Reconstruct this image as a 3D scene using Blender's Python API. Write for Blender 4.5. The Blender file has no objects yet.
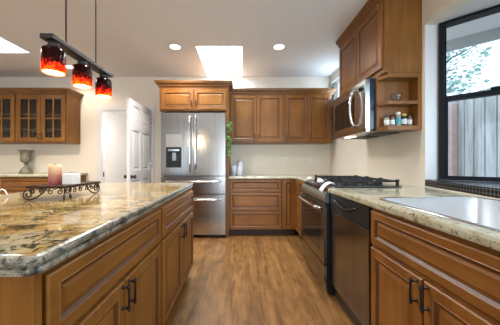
import bpy, bmesh, math, random
from mathutils import Vector, Matrix, noise as mnoise

random.seed(7)
SC = bpy.context.scene
COL = SC.collection

# ------------------------------------------------------------------ camera, world, exposure
cam = bpy.data.cameras.new('camera')
cam.sensor_width = 36.0
cam.lens = 232.0 / 500.0 * 36.0
cam.shift_x = 0.016
cam.clip_start = 0.02
cam_o = bpy.data.objects.new('camera', cam)
COL.objects.link(cam_o)
cam_o.location = (0, 0, 1.12)
cam_o.rotation_euler = (math.pi / 2, 0, 0)
SC.camera = cam_o

vs = SC.view_settings
vs.view_transform = 'Standard'
vs.look = 'None'
vs.gamma = 1.0
vs.use_curve_mapping = False
vs.exposure = 0.40

world = bpy.data.worlds.new('sky')
SC.world = world
world.use_nodes = True
wn = world.node_tree.nodes
bg = wn['Background']
bg.inputs['Color'].default_value = (0.66, 0.83, 1.0, 1)
bg.inputs['Strength'].default_value = 1.7


def add_light(name, kind, loc, energy, color=(1, 1, 1), size=0.1, size_y=None, rot=(0, 0, 0), spot=None):
    L = bpy.data.lights.new(name, kind)
    L.energy = energy
    L.color = color
    if kind == 'AREA':
        L.size = size
        if size_y:
            L.shape = 'RECTANGLE'
            L.size_y = size_y
    elif kind in ('POINT', 'SPOT'):
        L.shadow_soft_size = size
        if kind == 'SPOT':
            L.spot_size = spot or math.radians(140)
            L.spot_blend = 0.6
    elif kind == 'SUN':
        L.angle = size
    o = bpy.data.objects.new(name, L)
    COL.objects.link(o)
    o.location = loc
    o.rotation_euler = rot
    return o


WARM = (1.0, 0.80, 0.58)
SOFT = (1.0, 0.93, 0.85)
DAY = (0.68, 0.85, 1.0)
# daylight by roof lights and windows; added fills behind the camera and in hall
add_light('skylight_daylight', 'AREA', (-0.30, 3.55, 3.50), 120, DAY, 0.58, 0.98)
add_light('skylight_daylight', 'AREA', (-3.45, 2.70, 3.50), 45, DAY, 0.95, 0.98)
add_light('small_window_daylight', 'AREA', (1.545, 3.74, 2.30), 5.5, (0.62, 0.82, 1.0), .5, .34, Vector((-.85, -.2, .5)).to_track_quat('-Z', 'Y').to_euler())
add_light('bay_daylight', 'AREA', (1.63, 0.80, 1.60), 15, DAY, 1.0, 1.0, Vector((-.8, .22, -.35)).to_track_quat('-Z', 'Y').to_euler())
add_light('rear_fill_light', 'AREA', (0.4, -3.95, 1.15), 95, (0.80, 0.91, 1.0), 1.5, 2.1, (math.pi / 2, 0, 0))  # unseen fill added behind the camera to brighten the back of the room
add_light('hall_fill_light', 'POINT', (-1.65, 5.3, 1.7), 42, (1.0, 0.97, 0.94), 0.25)  # hidden fill added to whiten the hall

# ------------------------------------------------------------------ materials
def nmat(name):
    m = bpy.data.materials.new(name)
    m.use_nodes = True
    nt = m.node_tree
    b = nt.nodes['Principled BSDF']
    return m, nt, b


def setp(b, **k):
    for n, v in k.items():
        b.inputs[n.replace('_', ' ')].default_value = v


def rgba(c):
    return (c[0], c[1], c[2], 1.0)


def plain(name, col, rough=0.5, metal=0.0, var=0.06, scale=8.0, bump=0.0, spec=0.5):
    m, nt, b = nmat(name)
    tc = nt.nodes.new('ShaderNodeTexCoord')
    nz = nt.nodes.new('ShaderNodeTexNoise')
    nz.inputs['Scale'].default_value = scale
    nz.inputs['Detail'].default_value = 4
    nt.links.new(tc.outputs['Object'], nz.inputs['Vector'])
    cr = nt.nodes.new('ShaderNodeValToRGB')
    cr.color_ramp.elements[0].position = 0.3
    cr.color_ramp.elements[1].position = 0.7
    cr.color_ramp.elements[0].color = rgba([c * (1 - var) for c in col])
    cr.color_ramp.elements[1].color = rgba([min(1, c * (1 + var)) for c in col])
    nt.links.new(nz.outputs['Fac'], cr.inputs['Fac'])
    nt.links.new(cr.outputs['Color'], b.inputs['Base Color'])
    setp(b, Roughness=rough, Metallic=metal)
    b.inputs['Specular IOR Level'].default_value = spec
    if bump:
        bp = nt.nodes.new('ShaderNodeBump')
        bp.inputs['Strength'].default_value = bump
        bp.inputs['Distance'].default_value = 0.01
        nt.links.new(nz.outputs['Fac'], bp.inputs['Height'])
        nt.links.new(bp.outputs['Normal'], b.inputs['Normal'])
    return m


def wood(name, c0, c1, c2, scale, rough=0.38):
    m, nt, b = nmat(name)
    tc = nt.nodes.new('ShaderNodeTexCoord')
    mp = nt.nodes.new('ShaderNodeMapping')
    mp.inputs['Scale'].default_value = scale
    nt.links.new(tc.outputs['Object'], mp.inputs['Vector'])
    nz = nt.nodes.new('ShaderNodeTexNoise')
    nz.inputs['Scale'].default_value = 1.0
    nz.inputs['Detail'].default_value = 6
    nz.inputs['Distortion'].default_value = 0.6
    nt.links.new(mp.outputs['Vector'], nz.inputs['Vector'])
    n2 = nt.nodes.new('ShaderNodeTexNoise')
    n2.inputs['Scale'].default_value = 3.5
    n2.inputs['Detail'].default_value = 2
    nt.links.new(tc.outputs['Object'], n2.inputs['Vector'])
    mx = nt.nodes.new('ShaderNodeMath')
    mx.operation = 'MULTIPLY_ADD'
    mx.inputs[1].default_value = 0.5
    nt.links.new(n2.outputs['Fac'], mx.inputs[0])
    mh = nt.nodes.new('ShaderNodeMath')
    mh.operation = 'MULTIPLY'
    mh.inputs[1].default_value = 0.5
    nt.links.new(nz.outputs['Fac'], mh.inputs[0])
    nt.links.new(mh.outputs[0], mx.inputs[2])
    cr = nt.nodes.new('ShaderNodeValToRGB')
    e = cr.color_ramp.elements
    e[0].position = 0.32
    e[0].color = rgba(c0)
    e[1].position = 0.68
    e[1].color = rgba(c2)
    k = e.new(0.5)
    k.color = rgba(c1)
    nt.links.new(mx.outputs[0], cr.inputs['Fac'])
    nt.links.new(cr.outputs['Color'], b.inputs['Base Color'])
    setp(b, Roughness=rough)
    b.inputs['Specular IOR Level'].default_value = 0.36
    return m


M = {}
W0, W1, W2 = (0.140, 0.051, 0.009), (0.198, 0.078, 0.014), (0.260, 0.108, 0.022)
M['wood'] = wood('maple_vertical_grain', W0, W1, W2, (26, 26, 1.6))
M['woodh'] = wood('maple_horizontal_grain', W0, W1, W2, (2.0, 2.0, 30))
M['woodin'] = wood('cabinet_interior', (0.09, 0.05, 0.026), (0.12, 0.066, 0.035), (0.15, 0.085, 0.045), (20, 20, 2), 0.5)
M['shelfedge'] = wood('shelf_edge', (0.40, 0.27, 0.16), (0.46, 0.32, 0.20), (0.52, 0.37, 0.24), (3, 3, 20), 0.5)
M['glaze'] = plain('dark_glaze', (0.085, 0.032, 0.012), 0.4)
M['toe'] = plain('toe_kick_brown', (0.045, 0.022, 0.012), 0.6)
M['wall'] = plain('cream_wall_paint', (0.78, 0.72, 0.62), 0.7, var=0.015, scale=3)
M['ceil'] = plain('white_ceiling_paint', (0.71, 0.70, 0.70), 0.85, var=0.015, scale=40, bump=0.05)
M['white'] = plain('white_trim_paint', (0.71, 0.70, 0.70), 0.4, var=0.01)
M['baywhite'] = plain('bay_white_paint', (0.70, 0.70, 0.70), 0.5, var=0.01)
M['sinksteel'] = plain('satin_sink_steel', (0.78, 0.79, 0.80), 0.34, 1.0, var=0.02)
M['chromegrey'] = plain('grey_metal_panel', (0.42, 0.42, 0.43), 0.35, 0.9, var=0.02)
M['hallwhite'] = plain('hall_white_paint', (0.88, 0.87, 0.85), 0.7, var=0.01)
M['bronze'] = plain('oil_rubbed_bronze', (0.022, 0.016, 0.013), 0.35, 0.6)
M['black'] = plain('black_enamel', (0.012, 0.012, 0.013), 0.25)
M['blackmat'] = plain('cast_iron_black', (0.010, 0.011, 0.013), 0.45, spec=0.3)
M['blackframe'] = plain('black_window_frame', (0.008, 0.010, 0.014), 0.45, spec=0.2)
M['chrome'] = plain('polished_chrome', (0.75, 0.75, 0.76), 0.12, 1.0, var=0.02)
M['iron'] = plain('wrought_iron_brown', (0.055, 0.030, 0.020), 0.45, 0.5, var=0.3, scale=30)
M['pendantmetal'] = plain('pendant_dark_bronze', (0.030, 0.024, 0.022), 0.5, 0.2)
M['whitecloth'] = plain('white_cotton', (0.78, 0.80, 0.83), 0.9, var=0.03, scale=60, bump=0.2)
M['plastic'] = plain('white_plastic', (0.80, 0.78, 0.73), 0.4, var=0.01)
M['candlewhite'] = plain('white_wax', (0.86, 0.83, 0.80), 0.5, var=0.02)
M['wick'] = plain('candle_wick', (0.05, 0.04, 0.03), 0.9)
M['urn'] = plain('weathered_urn_metal', (0.20, 0.175, 0.125), 0.6, 0.2, var=0.35, scale=25, bump=0.3)
M['leaf'] = plain('ivy_leaf_green', (0.08, 0.20, 0.035), 0.5, var=0.4, scale=20)
M['stem'] = plain('vine_stem', (0.10, 0.12, 0.03), 0.7)
M['treeleaf'] = plain('tree_leaf_green', (0.26, 0.42, 0.37), 0.6, var=0.35, scale=2)
M['bark'] = plain('tree_bark', (0.16, 0.12, 0.09), 0.9, var=0.3, scale=12)
M['ground'] = plain('pale_bounce_ground', (0.52, 0.50, 0.46), 0.95, var=0.3, scale=5)  # unseen ground made pale to bounce light onto soffit and fence
M['soffit'] = plain('white_soffit_boards', (0.90, 0.90, 0.90), 0.6, var=0.01)
M['fascia'] = plain('grey_fascia_board', (0.42, 0.43, 0.44), 0.6, var=0.03)
M['caulk'] = plain('white_caulk', (0.75, 0.72, 0.66), 0.5)
M['redpost'] = plain('reddish_fence_post', (0.60, 0.42, 0.38), 0.8, var=0.12, scale=10)
M['blind'] = plain('blind_slat', (0.70, 0.78, 0.86), 0.5, var=0.01)
M['jarblue'] = plain('jar_label_teal', (0.05, 0.32, 0.38), 0.5, var=0.5, scale=60)
M['jarwhite'] = plain('jar_label_white', (0.72, 0.70, 0.66), 0.5, var=0.25, scale=70)
M['jaryellow'] = plain('jar_lid_yellow', (0.62, 0.50, 0.08), 0.45)
M['jarbrown'] = plain('jar_spice_brown', (0.20, 0.12, 0.06), 0.5, var=0.4, scale=60)
M['jarsand'] = plain('jar_spice_sand', (0.34, 0.27, 0.18), 0.4, var=0.35, scale=60)
M['jarlid'] = plain('jar_lid_dark', (0.02, 0.022, 0.03), 0.35)
M['micro_blue_reflect'] = plain('microwave_case_blue_reflection', (0.012, 0.03, 0.055), 0.12)  # black case with the window's blue reflection put into its colour


def stainless(c0=(0.44, 0.445, 0.45, 1), c1=(0.55, 0.555, 0.56, 1)):
    m, nt, b = nmat('brushed_stainless')
    tc = nt.nodes.new('ShaderNodeTexCoord')
    mp = nt.nodes.new('ShaderNodeMapping')
    mp.inputs['Scale'].default_value = (90, 90, 1.5)
    nt.links.new(tc.outputs['Object'], mp.inputs['Vector'])
    nz = nt.nodes.new('ShaderNodeTexNoise')
    nz.inputs['Scale'].default_value = 1
    nz.inputs['Detail'].default_value = 3
    nt.links.new(mp.outputs['Vector'], nz.inputs['Vector'])
    cr = nt.nodes.new('ShaderNodeValToRGB')
    cr.color_ramp.elements[0].position = 0.3
    cr.color_ramp.elements[0].color = c0
    cr.color_ramp.elements[1].position = 0.7
    cr.color_ramp.elements[1].color = c1
    nt.links.new(nz.outputs['Fac'], cr.inputs['Fac'])
    nt.links.new(cr.outputs['Color'], b.inputs['Base Color'])
    setp(b, Metallic=1.0, Roughness=0.2)
    return m


M['steel'] = stainless()
M['steel_dim_reflect'] = stainless((0.20, 0.19, 0.18, 1), (0.30, 0.285, 0.27, 1))  # same steel with its dark reflections put into the colour
m, nt, b = nmat('dark_oven_glass')
setp(b, Roughness=0.06)
b.inputs['Base Color'].default_value = (0.012, 0.010, 0.009, 1)
M['darkglass'] = m


def glass(name, tint, gloss=0.08):
    m, nt, b = nmat(name)
    nt.nodes.remove(b)
    out = nt.nodes['Material Output']
    t = nt.nodes.new('ShaderNodeBsdfTransparent')
    t.inputs['Color'].default_value = rgba(tint)
    g = nt.nodes.new('ShaderNodeBsdfGlossy')
    g.inputs['Roughness'].default_value = 0.02
    lw = nt.nodes.new('ShaderNodeLayerWeight')
    lw.inputs['Blend'].default_value = 0.5
    pw = nt.nodes.new('ShaderNodeMath')
    pw.operation = 'POWER'
    pw.inputs[1].default_value = 4.0
    nt.links.new(lw.outputs['Facing'], pw.inputs[0])
    f = nt.nodes.new('ShaderNodeMath')
    f.operation = 'MULTIPLY_ADD'
    f.inputs[1].default_value = 0.6
    f.inputs[2].default_value = 0.045
    nt.links.new(pw.outputs[0], f.inputs[0])
    mx = nt.nodes.new('ShaderNodeMixShader')
    nt.links.new(f.outputs[0], mx.inputs[0])
    nt.links.new(t.outputs[0], mx.inputs[1])
    nt.links.new(g.outputs[0], mx.inputs[2])
    nt.links.new(mx.outputs[0], out.inputs['Surface'])
    return m


M['glass'] = glass('window_glass', (0.97, 0.985, 0.99))
M['cabglass'] = glass('cabinet_glass', (0.72, 0.72, 0.70))
M['jarglass'] = glass('clear_jar_glass', (0.90, 0.93, 0.96))


def emit(name, col, s):
    m, nt, b = nmat(name)
    b.inputs['Base Color'].default_value = (0.9, 0.9, 0.9, 1)
    b.inputs['Emission Color'].default_value = rgba(col)
    b.inputs['Emission Strength'].default_value = s
    return m


M['lamp'] = emit('lamp_lens', (1.0, 0.93, 0.80), 3.0)
M['bulb'] = emit('pendant_bulb', (1.0, 0.86, 0.62), 6.0)
M['hoodlamp'] = emit('hood_lamp', (1.0, 0.9, 0.7), 4.0)


def granite(name, cols, vein, speck, scale=1.0, rough=0.1, stretch=(1, 1, 1), rot=0.0, cluster=0.4):
    m, nt, b = nmat(name)
    N = nt.nodes.new
    L = nt.links.new
    tc = N('ShaderNodeTexCoord')
    mp = N('ShaderNodeMapping')
    mp.inputs['Scale'].default_value = [scale * s for s in stretch]
    mp.inputs['Rotation'].default_value = (0, 0, rot)
    L(tc.outputs['Object'], mp.inputs['Vector'])
    a = N('ShaderNodeTexNoise')
    a.inputs['Scale'].default_value = 4.6
    a.inputs['Detail'].default_value = 7
    a.inputs['Roughness'].default_value = 0.72
    a.inputs['Distortion'].default_value = 0.5
    L(mp.outputs['Vector'], a.inputs['Vector'])
    cr = N('ShaderNodeValToRGB')
    e = cr.color_ramp.elements
    e[0].position = cols[0][0]
    e[0].color = rgba(cols[0][1])
    e[1].position = cols[-1][0]
    e[1].color = rgba(cols[-1][1])
    for p, c in cols[1:-1]:
        k = e.new(p)
        k.color = rgba(c)
    L(a.outputs['Fac'], cr.inputs['Fac'])
    # wandering dark veins
    v = N('ShaderNodeTexNoise')
    v.inputs['Scale'].default_value = 9.0
    v.inputs['Detail'].default_value = 8
    v.inputs['Roughness'].default_value = 0.7
    v.inputs['Distortion'].default_value = 0.7
    L(mp.outputs['Vector'], v.inputs['Vector'])
    vr = N('ShaderNodeValToRGB')
    q = vr.color_ramp.elements
    q[0].position = 0.54
    q[0].color = (0, 0, 0, 1)
    q[1].position = 0.70
    q[1].color = (1, 1, 1, 1)
    L(v.outputs['Fac'], vr.inputs['Fac'])
    m1 = N('ShaderNodeMixRGB')
    m1.inputs['Color2'].default_value = rgba(vein)
    L(vr.outputs['Color'], m1.inputs['Fac'])
    L(cr.outputs['Color'], m1.inputs['Color1'])
    # fine speckle
    s = N('ShaderNodeTexNoise')
    s.inputs['Scale'].default_value = 75
    s.inputs['Detail'].default_value = 2
    L(tc.outputs['Object'], s.inputs['Vector'])
    sr = N('ShaderNodeValToRGB')
    sr.color_ramp.elements[0].position = 0.59
    sr.color_ramp.elements[0].color = (0, 0, 0, 1)
    sr.color_ramp.elements[1].position = 0.66
    sr.color_ramp.elements[1].color = (0.85, 0.85, 0.85, 1)
    ma = N('ShaderNodeMath')
    ma.operation = 'MULTIPLY_ADD'
    ma.inputs[1].default_value = cluster
    L(v.outputs['Fac'], ma.inputs[0])
    L(s.outputs['Fac'], ma.inputs[2])
    mb2 = N('ShaderNodeMath')
    mb2.operation = 'SUBTRACT'
    mb2.inputs[1].default_value = cluster * 0.5
    L(ma.outputs[0], mb2.inputs[0])
    L(mb2.outputs[0], sr.inputs['Fac'])
    m2 = N('ShaderNodeMixRGB')
    m2.inputs['Color2'].default_value = rgba(speck)
    L(sr.outputs['Color'], m2.inputs['Fac'])
    L(m1.outputs['Color'], m2.inputs['Color1'])
    L(m2.outputs['Color'], b.inputs['Base Color'])
    setp(b, Roughness=rough)
    return m


M['granite'] = granite('gold_island_granite',
                       [(0.26, (0.04, 0.03, 0.018)), (0.37, (0.13, 0.085, 0.035)), (0.45, (0.31, 0.20, 0.065)),
                        (0.53, (0.39, 0.29, 0.12)), (0.59, (0.46, 0.41, 0.29)), (0.64, (0.26, 0.25, 0.18)), (0.74, (0.12, 0.11, 0.09))],
                       (0.07, 0.05, 0.022), (0.03, 0.03, 0.025), 1.0, 0.07, (0.9, 2.1, 1), -0.6, 1.5)
M['graniteedge'] = granite('grey_granite_edge',
                           [(0.40, (0.02, 0.018, 0.015)), (0.46, (0.16, 0.15, 0.115)), (0.53, (0.34, 0.32, 0.26)),
                            (0.59, (0.22, 0.18, 0.11)), (0.65, (0.04, 0.035, 0.03))],
                           (0.05, 0.05, 0.045), (0.02, 0.02, 0.02), 4.0, 0.28)
M['granitelight'] = granite('pale_counter_granite',
                            [(0.28, (0.18, 0.16, 0.09)), (0.42, (0.38, 0.35, 0.23)), (0.55, (0.46, 0.45, 0.34)),
                             (0.72, (0.40, 0.41, 0.34))],
                            (0.26, 0.21, 0.12), (0.10, 0.08, 0.05), 2.0, 0.12)


def floor_mat():
    m, nt, b = nmat('oak_plank_floor')
    N, L = nt.nodes.new, nt.links.new
    tc = N('ShaderNodeTexCoord')
    mp = N('ShaderNodeMapping')
    mp.inputs['Rotation'].default_value = (0, 0, math.pi / 2)
    L(tc.outputs['Object'], mp.inputs['Vector'])
    br = N('ShaderNodeTexBrick')
    br.inputs['Scale'].default_value = 1.0
    br.inputs['Brick Width'].default_value = 1.25
    br.inputs['Row Height'].default_value = 0.125
    br.inputs['Mortar Size'].default_value = 0.0012
    br.inputs['Mortar Smooth'].default_value = 0.3
    br.inputs['Color1'].default_value = (0.24, 0.120, 0.040, 1)
    br.inputs['Color2'].default_value = (0.175, 0.085, 0.027, 1)
    br.inputs['Mortar'].default_value = (0.13, 0.058, 0.022, 1)
    L(mp.outputs['Vector'], br.inputs['Vector'])
    m2 = N('ShaderNodeMapping')
    m2.inputs['Scale'].default_value = (24, 2.2, 1)
    L(tc.outputs['Object'], m2.inputs['Vector'])
    nz = N('ShaderNodeTexNoise')
    nz.inputs['Scale'].default_value = 1
    nz.inputs['Detail'].default_value = 7
    nz.inputs['Roughness'].default_value = 0.65
    nz.inputs['Distortion'].default_value = 0.8
    L(m2.outputs['Vector'], nz.inputs['Vector'])
    cr = N('ShaderNodeValToRGB')
    cr.color_ramp.elements[0].position = 0.32
    cr.color_ramp.elements[0].color = (0.55, 0.50, 0.46, 1)
    cr.color_ramp.elements[1].position = 0.66
    cr.color_ramp.elements[1].color = (1.25, 1.25, 1.25, 1)
    L(nz.outputs['Fac'], cr.inputs['Fac'])
    mx = N('ShaderNodeMixRGB')
    mx.blend_type = 'MULTIPLY'
    mx.inputs['Fac'].default_value = 1
    L(br.outputs['Color'], mx.inputs['Color1'])
    L(cr.outputs['Color'], mx.inputs['Color2'])
    n3 = N('ShaderNodeTexNoise')
    n3.inputs['Scale'].default_value = 1.0
    n3.inputs['Detail'].default_value = 3
    m3 = N('ShaderNodeMapping')
    m3.inputs['Scale'].default_value = (13, 6, 1)
    L(tc.outputs['Object'], m3.inputs['Vector'])
    L(m3.outputs['Vector'], n3.inputs['Vector'])
    c3 = N('ShaderNodeValToRGB')
    c3.color_ramp.elements[0].position = 0.36
    c3.color_ramp.elements[0].color = (0.80, 0.78, 0.76, 1)
    c3.color_ramp.elements[1].position = 0.56
    c3.color_ramp.elements[1].color = (1.08, 1.08, 1.08, 1)
    L(n3.outputs['Fac'], c3.inputs['Fac'])
    mz = N('ShaderNodeMixRGB')
    mz.blend_type = 'MULTIPLY'
    mz.inputs['Fac'].default_value = 1
    L(mx.outputs['Color'], mz.inputs['Color1'])
    L(c3.outputs['Color'], mz.inputs['Color2'])
    L(mz.outputs['Color'], b.inputs['Base Color'])
    setp(b, Roughness=0.36)
    b.inputs['Specular IOR Level'].default_value = 0.3
    return m


M['floor'] = floor_mat()


def tile_mat(name, axes):
    m, nt, b = nmat(name)
    N, L = nt.nodes.new, nt.links.new
    tc = N('ShaderNodeTexCoord')
    sp = N('ShaderNodeSeparateXYZ')
    cb = N('ShaderNodeCombineXYZ')
    L(tc.outputs['Object'], sp.inputs[0])
    L(sp.outputs[axes[0]], cb.inputs[0])
    L(sp.outputs[axes[1]], cb.inputs[1])
    br = N('ShaderNodeTexBrick')
    br.offset = 0
    br.inputs['Scale'].default_value = 1
    br.inputs['Brick Width'].default_value = 0.026
    br.inputs['Row Height'].default_value = 0.026
    br.inputs['Mortar Size'].default_value = 0.0022
    br.inputs['Color1'].default_value = (0.008, 0.008, 0.009, 1)
    br.inputs['Color2'].default_value = (0.016, 0.016, 0.017, 1)
    br.inputs['Mortar'].default_value = (0.10, 0.10, 0.095, 1)
    L(cb.outputs[0], br.inputs['Vector'])
    L(br.outputs['Color'], b.inputs['Base Color'])
    setp(b, Roughness=0.22)
    return m


M['tile'] = tile_mat('black_mosaic_riser', (1, 2))
M['tiletop'] = granite('dark_speckled_ledge', [(0.3, (0.012, 0.016, 0.024)), (0.5, (0.03, 0.037, 0.05)), (0.7, (0.07, 0.08, 0.10))],
                       (0.02, 0.02, 0.025), (0.2, 0.22, 0.25), 6.0, 0.2)


def candle_mat():
    m, nt, b = nmat('two_tone_candle_wax')
    N, L = nt.nodes.new, nt.links.new
    tc = N('ShaderNodeTexCoord')
    sp = N('ShaderNodeSeparateXYZ')
    L(tc.outputs['Generated'], sp.inputs[0])
    cr = N('ShaderNodeValToRGB')
    e = cr.color_ramp.elements
    e[0].position = 0.05
    e[0].color = (0.46, 0.10, 0.10, 1)
    e[1].position = 0.95
    e[1].color = (0.86, 0.62, 0.34, 1)
    k = e.new(0.45)
    k.color = (0.60, 0.24, 0.17, 1)
    L(sp.outputs[2], cr.inputs['Fac'])
    L(cr.outputs['Color'], b.inputs['Base Color'])
    setp(b, Roughness=0.5)
    b.inputs['Subsurface Weight'].default_value = 0.15
    b.inputs['Subsurface Radius'].default_value = (0.02, 0.01, 0.006)
    return m


M['candle'] = candle_mat()


def shade_mat():
    """mosaic glass: translucent red, amber and near-black chips"""
    m, nt, b = nmat('mosaic_amber_glass')
    N, L = nt.nodes.new, nt.links.new
    nt.nodes.remove(b)
    out = nt.nodes['Material Output']
    tc = N('ShaderNodeTexCoord')
    mp = N('ShaderNodeMapping')
    mp.inputs['Scale'].default_value = (105, 105, 60)
    L(tc.outputs['Object'], mp.inputs['Vector'])
    vo = N('ShaderNodeTexVoronoi')
    vo.inputs['Scale'].default_value = 1
    L(mp.outputs['Vector'], vo.inputs['Vector'])
    sx = N('ShaderNodeSeparateXYZ')
    L(vo.outputs['Color'], sx.inputs[0])
    sp = N('ShaderNodeSeparateXYZ')
    L(tc.outputs['Generated'], sp.inputs[0])
    # dark glass band round the top, amber and red chips below
    ad = N('ShaderNodeMath')
    ad.operation = 'MULTIPLY_ADD'
    ad.inputs[1].default_value = 0.34
    L(sx.outputs[0], ad.inputs[0])
    sc = N('ShaderNodeMath')
    sc.operation = 'MULTIPLY'
    sc.inputs[1].default_value = 0.72
    L(sp.outputs[2], sc.inputs[0])
    L(sc.outputs[0], ad.inputs[2])
    cr = N('ShaderNodeValToRGB')
    e = cr.color_ramp.elements
    e[0].position = 0.10
    e[0].color = (0.95, 0.30, 0.035, 1)
    e[1].position = 0.52
    e[1].color = (0.045, 0.008, 0.008, 1)
    k = e.new(0.20)
    k.color = (0.85, 0.16, 0.015, 1)
    k = e.new(0.36)
    k.color = (0.42, 0.035, 0.010, 1)
    L(ad.outputs[0], cr.inputs['Fac'])
    t = N('ShaderNodeBsdfTranslucent')
    L(cr.outputs['Color'], t.inputs['Color'])
    d = N('ShaderNodeBsdfPrincipled')
    d.inputs['Roughness'].default_value = 0.15
    L(cr.outputs['Color'], d.inputs['Base Color'])
    mx = N('ShaderNodeMixShader')
    mx.inputs[0].default_value = 0.25
    L(t.outputs[0], mx.inputs[1])
    L(d.outputs[0], mx.inputs[2])
    L(mx.outputs[0], out.inputs['Surface'])
    return m


M['shade'] = shade_mat()


def fence_mat():
    m, nt, b = nmat('weathered_grey_fence_wood')
    N, L = nt.nodes.new, nt.links.new
    tc = N('ShaderNodeTexCoord')
    mp = N('ShaderNodeMapping')
    mp.inputs['Scale'].default_value = (14, 14, 1.2)
    L(tc.outputs['Object'], mp.inputs['Vector'])
    nz = N('ShaderNodeTexNoise')
    nz.inputs['Scale'].default_value = 1
    nz.inputs['Detail'].default_value = 7
    nz.inputs['Roughness'].default_value = 0.7
    L(mp.outputs['Vector'], nz.inputs['Vector'])
    cr = N('ShaderNodeValToRGB')
    cr.color_ramp.elements[0].position = 0.32
    cr.color_ramp.elements[0].color = (0.33, 0.33, 0.33, 1)
    cr.color_ramp.elements[1].position = 0.66
    cr.color_ramp.elements[1].color = (0.70, 0.70, 0.69, 1)
    L(nz.outputs['Fac'], cr.inputs['Fac'])
    L(cr.outputs['Color'], b.inputs['Base Color'])
    setp(b, Roughness=0.85)
    return m


M['fence'] = fence_mat()


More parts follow.
